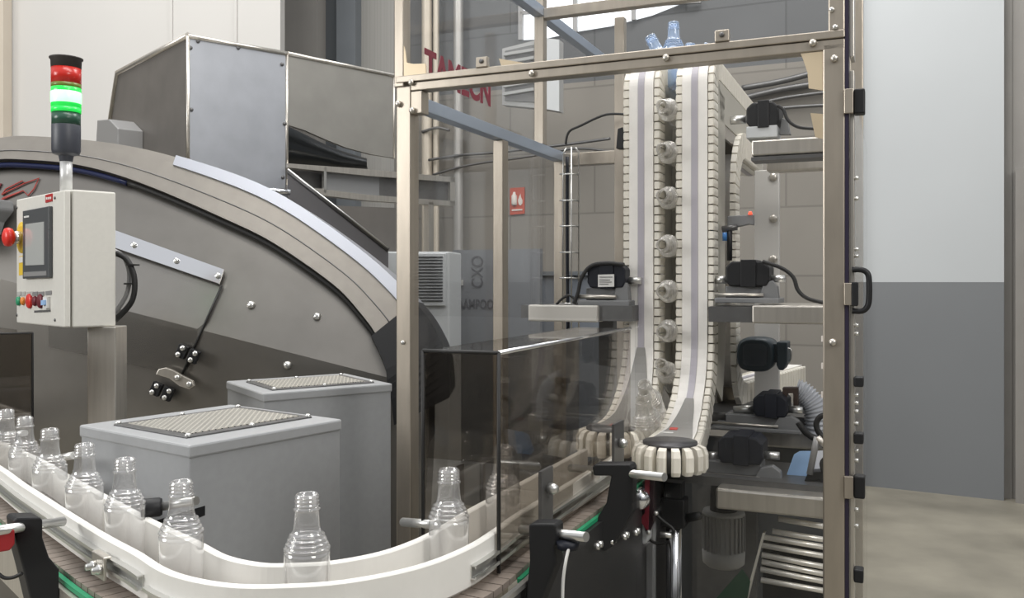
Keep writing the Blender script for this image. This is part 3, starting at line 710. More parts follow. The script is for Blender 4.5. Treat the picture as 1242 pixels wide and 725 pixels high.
# inner side rods and knobs
kd = V(.93, .30, .03).normalized()
kc = P(178, 616, 2.10)
kb = MB().lathe([(0, -.012), (.02, -.012), (.0225, -.006), (.0225, .028), (.019, .034), (0, .034)], 20, kc, kd).build('rod_knob', black, conv)
MB().cyl(kc + kd * .03, P(238, 607, 2.06), .0105).build('knob_rod', alu, kb)
MB().prism([P(x, y, 2.16) for x, y in ((186, 632), (232, 618), (232, 630), (196, 646))], V(.02, .04, 0)).build('knob_base', black, kb)
for a, b in (((489, 633, 2.10), (530, 636, 1.98)), ((68, 556, 2.62), (90, 552, 2.50)), ((8, 527, 3.0), (30, 525, 2.85))):
    MB().cyl(P(*a), P(*b), .0105, 14).build('guide_rod', alu, conv)
p, rt, d = frame(idx(.0, 2.24, 1))
for k, off in enumerate((.0, .075)):
    MB().obox(V(p.x, p.y, 0) - rt * .16 + d * (.06 * k - .02) + rt * .05 * k + ZV * (ZC + .03), d * .05, rt * .01, ZV * .14).build('side_plate', dsteel, conv)
# bolts and the thin wire below the second bracket
mb = MB()
i0 = idx(.09, 2.44, 1); i1 = idx(.24, 2.78, 1)
for k in range(4):
    i = int(i0 + (i1 - i0) * k / 3); p, rt, d = frame(i)
    for e in (-.012, .012):
        MB().lathe([(0, 0), (.009, 0), (.009, .014), (0, .014)], 8, V(p.x, p.y, ZC - .06 - .02 * k) + rt * .15 + d * e, rt).build('frame_bolt', alu, conv)
MB().tube(catmull([P(690, 664, 1.91), P(686, 682, 1.9), P(683, 705, 1.9), P(682, 740, 1.9)], 6), .0035, 8).build('signal_wire', mat('wire_white', (.7, .7, .68), .4), conv)
MB().lathe([(0, 0), (.026, 0), (.023, -.016), (.0, -.02)], 16, P(689, 656, 1.93), (0, 0, 1)).build('sensor_head', navy, conv)

# ------------------------------------------------------------------ bottles
def bottle_mesh():
    mb = MB()
    prof = [(0, .004), (.03, .0), (.038, .001), (.0425, .006), (.0435, .016), (.0425, .03), (.0432, .06), (.0436, .100), (.0436, .108)]
    B = .025
    for k in range(4):
        r0 = .0436 - .0036 * k; z0 = .110 + .0085 * k
        prof += [(r0 - .0042, z0 - .0004), (r0 - .0008, z0 + .0006), (r0 + .0012, z0 + .0030), (r0 + .0002, z0 + .0056), (r0 - .0034, z0 + .0072)]
    prof += [(.0272, .1455), (.0258, .152), (.0243, .163), (.0234, .175), (.0228, .184), (.0228, .1855), (.0258, .187), (.0258, .1895), (.0218, .191)]
    for k in range(3):
        z0 = .193 + .0075 * k
        prof += [(.0212, z0), (.0235, z0 + .002), (.0235, z0 + .0038), (.0212, z0 + .0058)]
    prof += [(.021, .2155), (.0195, .2165), (.018, .215), (.018, .192)]
    prof = [(r_, z_ if z_ < .05 else z_ + B) for r_, z_ in prof]
    mb.lathe(prof, 32)
    return mb
b0 = bottle_mesh().build('bottle', pet, None, 0, (0, 0, 0))
tops = [(5, 497, 'clear bottle at the far left end of the conveyor'), (27, 506, 'clear bottle second from the left end of the conveyor'), (60, 520, 'clear bottle third from the left end, left of the nearer grey box'),
        (102, 538, 'clear bottle fourth from the left end, at the left corner of the nearer grey box'), (152, 556, 'clear bottle fifth from the left end, before the black rod knob'), (220, 583, 'clear bottle just right of the black rod knob'),
        (372, 597, 'clear bottle alone in the middle of the conveyor bend'), (540, 568, 'clear bottle about to enter the smoked cover'), (611, 540, 'bottle seen under the smoked cover')]
first = True
def put(label, loc, rot=None, mesh=None, group='empty bottles on the conveyor'):
    global first
    if first and mesh is None: o = b0; first = False
    else:
        o = b0.copy(); C.objects.link(o)
        if mesh is not None: o.data = mesh
    o.location = loc
    if rot is not None: o.rotation_mode = 'QUATERNION'; o.rotation_quaternion = rot
    return tag(o, label, 'bottle', group)
for px, py, l in tops:
    Y = .4035 * F / (py - HZ)
    X = (px - CX) / F * Y
    if l.startswith('clear bottle alone') or True:
        i = idx(X, Y); p, rt, d = frame(i)
        off = max(-.006, min(.006, (V(X, Y, 0) - p).dot(rt)))
        X, Y = p.x + rt.x * off, p.y + rt.y * off
    put(l, (X, Y, ZC + .0005))

# ------------------------------------------------------------------ smoked covers
r = thing('smoked_cover', 'smoked acrylic tunnel cover over the conveyor entering the guard cabinet', 'cover', (.1, 2.4, ZC))
cf = V(-.029, 1.95, 0); cdv = V(.38, .925, 0); clv = V(-.925, .38, 0)
LEN = 1.13; W = .188; zt_ = CAMZ - .156; zb_ = ZC + .005
cor = cf + clv * W
MB().obox(cf + ZV * zb_, cdv * LEN, clv * .006, ZV * (zt_ - zb_)).build('right_pane', smoke, r)
MB().obox(cor + ZV * (ZC + .07), cdv * LEN, clv * -.006, ZV * (zt_ - ZC - .07)).build('left_pane', smoke, r)
MB().obox(cf + clv * .007 + ZV * (CAMZ - .40), clv * (W - .014), cdv * .006, ZV * (zt_ - CAMZ + .40)).build('front_pane', smoke, r)
MB().obox(cf + clv * .007 + cdv * .007 + ZV * (zt_ - .006), clv * (W - .014), cdv * (LEN - .007), ZV * .006).build('top_pane', clear('top_acrylic', (.75, .73, .71), .04, .4, 2.5, .03), r)
mb = MB()
mb.tube([cf + ZV * zb_, cf + ZV * zt_], .0045, 6); mb.tube([cf + ZV * zt_, cor + ZV * zt_], .0045, 6); mb.tube([cor + ZV * zt_, cor + ZV * (ZC + .07)], .0045, 6)
mb.build('dark_edge', rubber, r)
MB().tube([cf + ZV * zt_, cf + cdv * LEN + ZV * zt_], .005, 6).build('bright_edge', polished, r)
r = thing('smoked_cover', 'smoked acrylic cover at the far left end of the conveyor', 'cover', (-1.9, 3.1, ZC))
ce = V(-1.735, 2.955, 0); ca = V(-.7, .714, 0); cr = V(.71, .7, 0)
MB().obox(ce - cr * .09 + ZV * (ZC + .2), cr * .21, ca * .006, ZV * (CAMZ - .17 - ZC - .2)).build('end_pane', smoke, r, 0)
MB().obox(ce + cr * .12 + ZV * (ZC + .075), ca * .9, cr * .006, ZV * (CAMZ - .17 - ZC - .075)).build('inner_pane', smoke, r)
MB().obox(ce - cr * .096 + ZV * (ZC + .02), ca * .9, cr * .006, ZV * (CAMZ - .17 - ZC - .02)).build('outer_pane', smoke, r)
MB().obox(ce - cr * .09 + ZV * (CAMZ - .176), cr * .21, ca * .9, ZV * .006).build('top_pane', smoke, r)
mb = MB(); mb.tube([ce + cr * .125 + ZV * (ZC + .075), ce + cr * .125 + ZV * (CAMZ - .175), ce - cr * .09 + ZV * (CAMZ - .17)], .005, 6); mb.build('dark_edge', rubber, r)

# ------------------------------------------------------------------ guard cabinet
g = thing('guard_cabinet', 'tall steel framed machine guard cabinet with clear panes', 'machine guard', M(.7, .8, -1.6))
def post(s0, s1, t0, t1, z0, z1, m_=steel_warm, name='post', bev=.004): return MB().mbox(s0, s1, t0, t1, z0, z1).build(name, m_, g, bev)
fl = post(-.036, .024, 0, .06, -1.6, .70)
post(-.045, -.005, .0, .05, .70, 1.5)
frp = post(1.415, 1.476, 0, .06, -1.6, .70)
post(1.43, 1.476, 0, .05, .735, 1.5)
tb_ = MB().mbox(.024, 1.476, 0, .055, .682, .712).build('beam', steel_warm, g, .003)
MB().mbox(-.036, 1.476, -.004, .06, .714, .738).build('beam', steel_warm, g, .003)
MB().mbox(.024, .07, .0, .05, .60, .68).build('corner_plate', steel_warm, g, .003)
post(-.03, .02, .82, .88, -1.6, .63)
post(-.03, .02, 1.585, 1.64, -1.6, .68)
MB().mbox(-.03, .02, .06, 1.64, .63, .68).build('side_beam', steel_blue, g, .003)
MB().mbox(.02, 1.44, 1.585, 1.64, .605, .67).build('rear_beam', steel_warm, g, .003)
post(1.42, 1.476, 1.585, 1.64, -1.6, 1.5)
# upper rear frame
T = 1.31
post(-.03, .02, T, T + .05, .68, 1.5)
MB().mbox(-.03, .02, .06, 2.6, 1.31, 1.36).build('upper_side_beam', steel_blue, g, .003)
MB().mbox(.02, 1.45, T, T + .05, 1.30, 1.35).build('upper_rear_beam', steel_warm, g, .003)
MB().mbox(-.045, 1.476, 0, .05, 1.45, 1.5).build('head_beam', steel_warm, g, .003)
s, z = onM(752, 150, 1.5); post(s - .03, s + .02, 1.5, 1.55, -1.6, 1.32, name='rear_post')
# rear mid post (right white plate with bolts)
T = 1.25
s0 = onM(915, 0, T)[0]; s1 = onM(945, 0, T)[0]
wp = MB().mbox(s0, s1, T, T + .03, -1.6, onM(930, 206, T)[1]).build('mounting_plate', mat('plate_light', (.62, .61, .59), .4, .2), g, .003)
for y in (215, 265, 314): MB().bolt(PM(938, y, T), -NV_, .018, .012).build('plate_bolt', steel, wp)
# gussets
gl_ = MB().prism([PM(x, y, .002) for x, y in ((486, 93), (485.5, 46), (489, 52), (491.5, 63), (493, 76), (502, 77.5), (516, 77), (516.5, 90))], NV_ * .006); gl_.build('gusset', gusset_m, g)
MB().prism([M(s, .004, z) for s, z in ((1.415, .68), (1.415, .565), (1.375, .575), (1.372, .62), (1.36, .66), (1.352, .68))], NV_ * .006).build('gusset', gusset_m, g)
MB().prism([M(s, .30, z) for s, z in ((1.415, .545), (1.415, .46), (1.37, .475), (1.355, .555))], NV_ * .006).build('gusset', gusset_m, g)
s0, z0 = onM(608, 78, .3)
MB().prism([PM(605, 71, .2), PM(640, 77, .2), PM(640, 80, .2), PM(608, 80, .2)], NV_ * .01).build('gusset', gusset_m, g)
# bolts on frame
for x, y in ((499, 100), (645, 89), (808, 70), (986, 52), (483, 126), (500, 134), (1012, 71), (1010, 415)): MB().bolt(PM(x, y, -.005), -NV_, .011, .01).build('frame_bolt', steel, g)
for x, y in ((489, 415), (1009, 12), (1013, 33)): MB().bolt(PM(x, y, 0), -NV_, .008, .008).build('frame_bolt', alu, g)
for x, y in ((585, 75), (876, 43)):
    s, z = onM(x, y, 0)
    q = MB().mbox(s - .022, s + .022, -.008, .012, z - .02, z + .016).build('clip_plate', steel_warm, g, .003)
    MB().bolt(M(s, -.008, z), -NV_, .008, .007).build('clip_bolt', dsteel, q)
# panes
mb = MB().prism([M(s, .022, z) for s, z in ((.022, .69), (1.42, .69), (1.42, -1.5), (.84, -1.5), (.84, -.12), (.022, -.12))], NV_ * .006); mb.build('front_pane', glassm, g)
MB().prism([M(s, .022, z) for s, z in ((-.008, .73), (1.435, .73), (1.435, 1.46), (-.008, 1.46))], NV_ * .006).build('upper_front_pane', glassm, g)
MB().mbox(-.012, -.006, .06, 1.59, -1.45, .64).build('side_pane', glassm, g)
up_ = MB().mbox(-.012, -.006, .05, 1.31, .682, 1.32).build('upper_side_pane', glassm, g)
LET = []
def sidepos(px, py):
    k = (px - CX) / F
    t = (k * OY - OX) / (NX - k * NY); Y = OY + NY * t
    return t, (HZ - py) / F * Y
t0_, zl = sidepos(516, 57); t1_, z1_ = sidepos(596, 130)
text('TAMECN', 'pane_lettering', decal_red, up_, M(-.004, t0_, zl - .118), NV_, ZV, .118, t1_ - t0_, .001, .035)
# right side doors seen edge on
dr = MB().mbox(1.476, 1.486, .0, .05, -1.55, 1.46).build('door_seal', mat('seal_purple', (.02, .015, .035), .4), g)
MB().mbox(1.488, 1.500, .02, .10, -1.55, .62).build('door_profile', steel, g, .002)
MB().mbox(1.488, 1.500, .02, .10, .66, 1.46).build('door_profile', steel, g, .002)
MB().mbox(1.489, 1.495, .1, 1.55, -1.5, .6).build('door_pane', glassm, g)
def zsid(y): return (HZ - y) / F * 2.58
for y0, y1, w_ in ((108, 138, .03), (457, 469, .026), (525, 538, .026), (577, 604, .03), (690, 706, .026)):
    hb = MB().mbox(1.500, 1.500 + w_, .0, .045, zsid(y1), zsid(y0)).build('door_hinge', black, g, .004)
    if y0 in (108, 577): MB().mbox(1.474, 1.499, -.012, .0, zsid(y1), zsid(y0)).build('hinge_leaf', steel_warm, hb, .002)
hd = MB().mbox(1.474, 1.494, -.012, .0, zsid(370), zsid(343)).build('handle_plate', steel_warm, g, .002)
MB().mbox(1.494, 1.512, -.012, .03, zsid(371), zsid(342)).build('handle_base', black, hd, .003)
hp = [M(s, .01, zsid(y)) for s, y in ((1.495, 327), (1.520, 327), (1.536, 331), (1.541, 340), (1.541, 362), (1.536, 372), (1.522, 377), (1.495, 377))]
MB().tube(catmull(hp, 4), .0085, 10).build('handle_grip', black, hd)
for y in (215, 240, 302, 310, 395, 405, 480, 490, 500, 515, 548, 560, 620, 640): MB().lathe([(0, 0), (.006, 0), (.006, .012), (0, .012)], 8, M(1.500, .03, zsid(y)), UV_).build('door_bolt', alu, g)
for y in (410, 443, 478):
    s, z = onM(996, y, .5); MB().mbox(s, s + .04, .5, .52, z - .012, z + .008).build('inner_clip', sign_white, g)
# cross shelves
MB().mbox(1.125, 1.42, .58, .66, .463, .520).build('cross_bar', steel, g, .006)
MB().mbox(1.125, 1.42, .575, .68, .445, .458).build('cross_bar_lip', dsteel, g)
s0 = onM(930, 0, .9)[0]; z1 = onM(930, 193, .9)[1]; z0 = onM(930, 208, .9)[1]
MB().mbox(s0, 1.45, .9, .98, z0, z1).build('cross_bar', steel, g, .006)
MB().mbox(1.139, 1.42, .5, .9, -.148, -.083).build('shelf', steel, g, .006)
MB().mbox(.98, 1.42, .52, .9, -.146, -.09).build('shelf_rear', dsteel, g)
MB().mbox(.27, .56, .5, .58, -.155, -.09).build('shelf', mat('shelf_light', (.62, .60, .56), .4, .5), g, .006)
MB().mbox(.30, .69, .52, .8, -.15, -.09).build('shelf_rear', dsteel, g)
MB().mbox(.50, .56, .70, .76, -1.6, -.15).build('shelf_leg', dsteel, g, .003)
MB().mbox(.19, .30, .62, .68, -.148, -.095).build('shelf_arm', dsteel, g)
MB().mbox(1.05, 1.42, .28, .66, -.77, -.70).build('shelf', steel, g, .008)
MB().mbox(.80, 1.42, .36, .72, -.71, -.68).build('shelf_rear', dsteel, g)
MB().mbox(onM(905, 0, .85)[0], 1.42, .85, .93, -.65, -.575).build('cross_bar', steel, g, .008)
MB().mbox(.75, 1.42, .88, 1.3, -.60, -.53).build('shelf_rear', dsteel, g)
MB().mbox(.84, 1.1, .9, .95, -1.6, -.7).build('rear_leg', dsteel, g)

# ------------------------------------------------------------------ gripper elevator loops
def loop_path(spec):
    """spec: list of ('l', t, z) / arcs -> sampled (t, z) points"""
    pts = []
    for s_ in spec:
        if s_[0] == 'p': pts.append((s_[1], s_[2]))
        else:
            _, ct, cz, rad, a0, a1 = s_
            n = 14
            for k in range(n + 1):
                a = math.radians(a0 + (a1 - a0) * k / n); pts.append((ct + rad * math.cos(a), cz + rad * math.sin(a)))
    out = [pts[0]]
    st = .011
    for a, b in zip(pts, pts[1:]):
        d = math.hypot(b[0] - a[0], b[1] - a[1]); n = max(1, int(round(d / st)))
        for k in range(1, n + 1): out.append((a[0] + (b[0] - a[0]) * k / n, a[1] + (b[1] - a[1]) * k / n))
    return out
def grip_loop(name, label, spec, scf, wheel=True, wid=.048, gw=.025, gdep=.085, face_sign=1, guard=0):
    pts = loop_path(spec); N = len(pts)
    def fr_(i):
        a = pts[max(i - 2, 0)]; b = pts[min(i + 2, N - 1)]
        d = math.hypot(b[0] - a[0], b[1] - a[1]); T_ = ((b[0] - a[0]) / d, (b[1] - a[1]) / d)
        return pts[i], (-T_[1] * face_sign, T_[0] * face_sign)
    def pt(i, so, no):
        (t, z), n = fr_(i); return M(scf(t, z) + so, t + n[0] * no, z + n[1] * no)
    lo = min(p[1] for p in pts)
    r = thing(name, label, 'gripper conveyor', M(scf(*pts[0]), pts[0][0], pts[0][1] - .1))
    def wd_(i):
        return .022 * max(0, 1 - i / 42) if wheel else 0
    def swp(s0, s1, n0, n1, i0=0, i1=None, step=1):
        i1 = N - 1 if i1 is None else i1
        mb = MB(); ids = list(range(i0, i1, step)) + [i1]
        e0 = 0 if abs(s0) < .02 else math.copysign(1, s0); e1 = 0 if abs(s1) < .02 else math.copysign(1, s1)
        mb.loft([[pt(i, s0 + e0 * wd_(i), n0), pt(i, s1 + e1 * wd_(i), n0), pt(i, s1 + e1 * wd_(i), n1), pt(i, s0 + e0 * wd_(i), n1)] for i in ids]); return mb
    swp(-wid, wid, -.03, 0).build('guide_track', plastic_rail, r)
    swp(-.0125, .0125, 0.0005, .0025, 12).build('track_inlay', lavender, r)
    for sg in (-1, 1):
        swp(sg * (wid + .001), sg * (wid + gw * .6), -gdep + .015, -.012).build('chain_core', mat('chain_shadow', (.30, .27, .23), .6) if sg > 0 else bpy.data.materials['chain_shadow'] if 'chain_shadow' in bpy.data.materials else dsteel, r) if False else swp(sg * (wid + .001), sg * (wid + gw * .45), -gdep + .012, -.014).build('chain_core', mat('chain_core', (.33, .29, .24), .6) if 'chain_core' not in bpy.data.materials else bpy.data.materials['chain_core'], r)
        mb = MB(); i = 1
        while i + 3 < N:
            a, b = i, min(i + 2, N - 1)
            o0, o1 = sg * (wid + .002), sg * (wid + gw)
            pa, pb = pt(a, o0, 0), pt(a + 3, o0, 0)
            secs = []
            for f in (0.1, .5, .94):
                def L(so, no): return pt(a, so + sg * wd_(a), no).lerp(pt(a + 3, so + sg * wd_(a + 3), no), f)
                bul = .0 if f != .5 else .0015 * sg
                secs.append([L(o0, -.006), L(o1 - .004 * sg, -.004), L(o1 + bul, -.010), L(o1 + bul, -gdep), L(o0, -gdep)])
            mb.loft(secs)
            i += 3
        mb.build('gripper_chain', plastic_cream, r)
    if guard:
        v0 = min(i for i in range(N) if pts[i][1] > lo + .16)
        swp(wid + gw - .006, wid + gw, -.24, -gdep - .004, v0, N - 1, 2).build('side_guard', mat('guard_sheet', (.50, .48, .42), .5) if 'guard_sheet' not in bpy.data.materials else bpy.data.materials['guard_sheet'], r)
    if guard == 2:
        v1 = max(i for i in range(N) if pts[i][1] < Zt - .25)
        swp(wid + gw + .002, wid + gw + .05, -.215, -.205, v0, v1, 2).build('backing_strip', bpy.data.materials['guard_sheet'], r)
    if not wheel:
        v1 = max(i for i in range(N) if pts[i][1] < -.05)
        swp(-(wid + gw + .006), -(wid + gw + .002), -gdep, .0, 0, v1, 2).build('side_sheet', plastic_cream, r)
    if wheel:
        mb = MB(); M_ = 42
        hwf = lambda i: .058 * (1 - i / M_) ** .8 + .0125
        A = [pt(i, -hwf(i), .0035) for i in range(M_)]; B = [pt(i, hwf(i), .0035) for i in range(M_)]
        A2 = [p - (pt(i, 0, .003) - pt(i, 0, .0)) for i, p in enumerate(A)]; B2 = [p - (pt(i, 0, .003) - pt(i, 0, .0)) for i, p in enumerate(B)]
        mb.loft([[a, b, d, c] for a, b, c, d in zip(A, B, A2, B2)])
        fp_ = mb.build('foot_plate', mat('foot_grey', (.30, .295, .28), .45) if 'foot_grey' not in bpy.data.materials else bpy.data.materials['foot_grey'], r)
        if guard == 1:
            MB().hexa([pt(i, so, no) for no in (.004, .0055) for i, so in ((20, -.035), (20, -.008), (23, -.008), (23, -.035))]).build('orange_sticker', red, fp_)
            MB().hexa([pt(i, so, no) for no in (.004, .0055) for i, so in ((13, -.052), (13, -.012), (15, -.012), (15, -.048))]).build('white_sticker', label_white, fp_)
        t, z = pts[0]; sc0 = scf(t, z); c = M(sc0, t, z)
        MB().lathe([(0, .0), (.088, 0), (.088, -.012), (0, -.012)], 40, c + ZV * .004).build('end_plate', mat('plate_dark', (.09, .09, .095), .4, .4), r)
        MB().lathe([(0, -.012), (.084, -.012), (.084, -gdep), (0, -gdep)], 24, c).build('sprocket', dsteel, r)
        for k in range(9):
            a = math.radians(180 + k * 22.5 - 0)
            a0, a1 = a - math.radians(7), a + math.radians(7)
            def W(rad, an, zz_): return c + UV_ * (rad * math.cos(an)) + NV_ * (rad * math.sin(an)) + ZV * zz_
            secs = []
            arr = [(a0, .0), (a0 + .06, .004), (a1 - .06, .004), (a1, 0)]
            prof = lambda an, e: [W(.088, an, -.004), W(.098, an, -.003), W(.112 + e, an, -.010), W(.120 + e, an, -.03), W(.120 + e, an, -.075), W(.112 + e, an, -gdep - .004), W(.088, an, -gdep - .004)]
            MB().loft([prof(an, e) for an, e in arr]).build('gripper_lobe', plastic_cream, r)
    return r, pts, pt, N
Zb, Zt = -.522, .875
main_spec = [('p', .10, Zb), ('a', .32, Zb + .30, .30, -90, 0), ('a', .62 + .12, Zt - .12, .12, 180, 90), ('p', 1.75, Zt)]
sR = lambda t, z: .908 + (.028 * max(0, min(1, (.42 - t) / .32)) ** 1.0)
sL = lambda t, z: .699 - (.05 * max(0, min(1, (.45 - t) / .3)))
rl, ptsR, ptR, NR = grip_loop('gripper_elevator', 'right white gripper chain loop with a rounded lobed end at the bottom', main_spec, sR, guard=1)
main_specL = [('p', .30, Zb), ('a', .32, Zb + .30, .30, -90, 0), ('a', .62 + .12, Zt - .12, .12, 180, 90), ('p', 1.75, Zt)]
grip_loop('gripper_elevator', 'left white gripper chain loop beside the smoked cover', main_specL, sL, True, guard=2)
c_spec = [('p', 1.95, -.42), ('a', 1.27, -.30, .14, 262, 180), ('a', 1.27, .38, .16, 180, 90), ('p', 1.85, .54)]
grip_loop('gripper_elevator', 'rear white gripper chain loop curving away behind the right loop', c_spec, lambda t, z: .935 + (.20 * max(0, t - 1.2) / .75 if z < 0 else 0), False, .04, .025, .12, -1)
tmpo = bottle_mesh().build('bottle', pet_milky, None, 0, (0, 0, 0)); mmk = tmpo.data; bpy.data.objects.remove(tmpo)
# bottles held in the elevator
path_len = 0; last = None
ordw = ['lowest', 'second lowest', 'third lowest', 'fourth lowest', 'fifth lowest', 'sixth lowest', 'seventh lowest', 'eighth lowest', 'ninth lowest', 'tenth lowest']
cum = [0]
for a, b in zip(ptsR, ptsR[1:]): cum.append(cum[-1] + math.hypot(b[0] - a[0], b[1] - a[1]))
vstart = None
k = 0
ipos = [i for i in range(NR)]
ystarts = (450, 402, 352, 298, 240, 185, 132)
for k, y in enumerate(ystarts):
    s, z = onM(806, y, .60)
    i = min((abs(p[1] - z) + (0 if p[0] < .7 else 9) + (0 if p[0] > .3 else 9), j) for j, p in enumerate(ptsR))[1]
    (t, zz_) = ptsR[i]
    a = ptsR[max(i - 2, 0)]; b = ptsR[min(i + 2, NR - 1)]
    d = math.hypot(b[0] - a[0], b[1] - a[1]); n = (-(b[1] - a[1]) / d, (b[0] - a[0]) / d)
    ax = NV_ * n[0] + ZV * n[1]
    loc = M(.803, t + n[0] * -.15, zz_ + n[1] * -.15)
    put('%s of the bottles lying mouth-outwards between the gripper chains' % ordw[k], loc, ZV.rotation_difference(ax), mmk, 'bottles gripped in the elevator')
for k, (s, t, tilt) in enumerate(((.79, .30, 0), (.80, .40, -.5), (.795, .49, -.9))):
    z = (-.645, -.60, -.51)[k]
    ax = (ZV * math.cos(tilt) + NV_ * math.sin(tilt)).normalized()
    put(('upright bottle entering the gripper chains beside the smoked cover', 'tilting bottle just behind the upright one at the elevator foot', 'strongly tilted bottle at the start of the climb')[k], M(s, t, z), ZV.rotation_difference(ax), mmk, 'bottles at the elevator foot')
mblue = bottle_mesh(); mm = bpy.data.meshes.new('bottle_blue')
tmpo = mblue.build('bottle', pet_blue, None, 0, (0, 0, 0)); mm = tmpo.data; bpy.data.objects.remove(tmpo)
for px, t, dz, lean, l in ((817, .86, -.045, 0, 'tallest bluish bottle standing above the front beam'), (831, 1.10, -.075, .10, 'bluish bottle just right of the tallest one above the beam'), (819, .80, -.085, -.45, 'bluish bottle leaning at the left of the top cluster'), (820, .95, -.085, .62, 'bluish bottle leaning at the right of the top cluster')):
    s, z = onM(px, 50, t)
    ax = (UV_ * math.sin(lean) + ZV * math.cos(lean)).normalized()
    put(l, M(s, t, Zt + dz), ZV.rotation_difference(ax), mm, 'bottles above the front beam')

# ------------------------------------------------------------------ drives inside the cabinet
def actuator(label, px0, py0, px1, py1, t, shaft=None, base=None, depth=.14, m_=navy, hasplate=False, standpx=None):
    s0, z1 = onM(px0, py0, t); s1, z0 = onM(px1, py1, t)
    c = M((s0 + s1) / 2, t + depth / 2, z0 - .04)
    r = thing('chain_drive', label, 'drive motor', c, 'black chain drives')
    ch = (z1 - z0) * .22
    MB().prism([M(s, t, z) for s, z in ((s0 + ch * .6, z0), (s1 - ch * .5, z0), (s1, z0 + ch), (s1, z1 - ch), (s1 - ch * 1.2, z1), (s0 + ch, z1), (s0, z1 - ch), (s0, z0 + ch))], NV_ * depth).build('gearbox', m_, r, .006)
    MB().mbox(s0 + (s1 - s0) * .35, s0 + (s1 - s0) * .7, t - .006, t + depth + .006, z0 - .004, z1 + .006).build('casing_band', m_, r, .003)
    if shaft:
        a = PM(shaft[0], shaft[1], t + depth / 2); b = PM(shaft[2], shaft[3], t + depth / 2)
        MB().cyl(a, b, .016, 16).build('shaft', alu, r)
    if base:
        bx0, by0, bx1, by1 = base
        q0, w1 = onM(bx0, by0, t); q1, w0 = onM(bx1, by1, t)
        cb_ = MB().mbox(q0, q1, t - .01, t + depth, w0, w0 + (w1 - w0) * .35).build('carriage', grey_mach, r, .004)
        hh_ = w1 - w0
        MB().cyl(M(q0, t - .0, w0 + hh_ * .55), M(q1 - (q1 - q0) * .25, t - .0, w0 + hh_ * .55), hh_ * .12, 12).build('guide_bar', steel, r)
        MB().mbox(q0 + (q1 - q0) * .15, q0 + (q1 - q0) * .75, t + .02, t + depth, w0 + hh_ * .35, z0).build('slide_block', grey_mach, r, .003)
        MB().prism([M(s, t + .005, z) for s, z in ((q1 - (q1 - q0) * .32, w0 + hh_ * .3), (q1 - .005, w0 + hh_ * .3), (q1 - .01, w0 + hh_ * 1.1), (q1 - (q1 - q0) * .12, w0 + hh_ * 1.5), (q1 - (q1 - q0) * .25, w0 + hh_ * 1.3))], NV_ * .04).build('end_bracket', grey_mach, r, .003)
        MB().cyl(M(s1, t + depth * .4, (z0 * .7 + z1 * .3)), M(s1 + .05, t + depth * .4, (z0 * .7 + z1 * .3)), .014, 12).build('coupling', alu, r)
    if hasplate:
        MB().prism([PM(725.5, 333, t - .007), PM(745, 332.5, t - .007), PM(745, 347.5, t - .007), PM(725.5, 348, t - .007)], NV_ * -.003).build('rating_plate', label_white, r)
        for y_, x1_ in ((335.5, 743), (339, 740), (341.5, 742), (344, 738)):
            MB().prism([PM(727, y_, t - .0102), PM(x1_, y_, t - .0102), PM(x1_, y_ + .9, t - .0102), PM(727, y_ + .9, t - .0102)], NV_ * -.001).build('plate_print', label_dark, r)
    return r
actuator('black drive with a white rating plate on the left shelf', 712, 320, 758, 349, .55, (758, 340, 766, 340), (699, 350, 764, 372), .14, navy, True)
adr = actuator('black drive with ribbed cover beside the upper cross bar', 905, 125, 945, 152, .62, (886, 146, 905, 145), None, .14, black)
s0 = onM(905, 0, .62)[0]; s1 = onM(946, 0, .62)[0]
MB().mbox(s0, s1 - .01, .62, .74, onM(920, 167, .62)[1], onM(920, 152.5, .62)[1]).build('mounting_block', unit_white, adr, .004)
tag(MB().prism([PM(x, y, .66) for x, y in ((945, 163), (948, 143), (955, 145), (959, 163))], NV_ * .03).build('stop_bracket', grey_mach, None, .002), 'small grey bracket right of the upper drive', 'bracket')
actuator('black drive on the right shelf level with the door handle', 880, 317, 933, 347, .58, (868, 339, 882, 339), (867, 349, 946, 368), .14, black)
actuator('dark drive below the petrol-coloured fan motor', 913, 478, 955, 507, .72, (890, 497, 915, 496), (863, 506, 972, 527), .14, navy)
actuator('large black drive right of the lobed chain end', 870, 528, 925, 565, .42, (856, 553, 872, 553), (840, 566, 950, 592), .14, navy)
# fan motor
t = .95
s0, z1 = onM(893, 409, t); s1, z0 = onM(938, 452, t)
r = thing('fan_motor', 'petrol blue electric motor with a square grid fan cover', 'motor', M((s0 + s1) / 2, t, z0))
cx_, cz_ = (s0 + s1) / 2, (z0 + z1) / 2; hw, hh2 = (s1 - s0) / 2, (z1 - z0) / 2
def sq(scale, t_, p=3.2):
    o = []
    for k in range(32):
        a = 2 * math.pi * k / 32; c_a, s_a = math.cos(a), math.sin(a)
        o.append(M(cx_ + hw * scale * math.copysign(abs(c_a) ** (2 / p), c_a), t_, cz_ + hh2 * scale * math.copysign(abs(s_a) ** (2 / p), s_a)))
    return o
MB().loft([sq(.86, t), sq(1, t + .02), sq(1, t + .12), sq(.8, t + .18), sq(.78, t + .36)], True, True, True).build('fan_cover', petrol, r)
gr_ = MB().loft([sq(.68, t - .004), sq(.68, t + .001)]).build('fan_grille', dark_grille, r)
mb = MB()
for k in range(-6, 7):
    f = k / 6.6 * .66; lim = .66 * (1 - abs(f / .7) ** 3.4) ** (1 / 3.4)
    mb.mbox(cx_ + hw * f - .0016, cx_ + hw * f + .0016, t - .008, t - .004, cz_ - hh2 * lim, cz_ + hh2 * lim)
    mb.mbox(cx_ - hw * lim, cx_ + hw * lim, t - .008, t - .004, cz_ + hh2 * f - .0016, cz_ + hh2 * f + .0016)
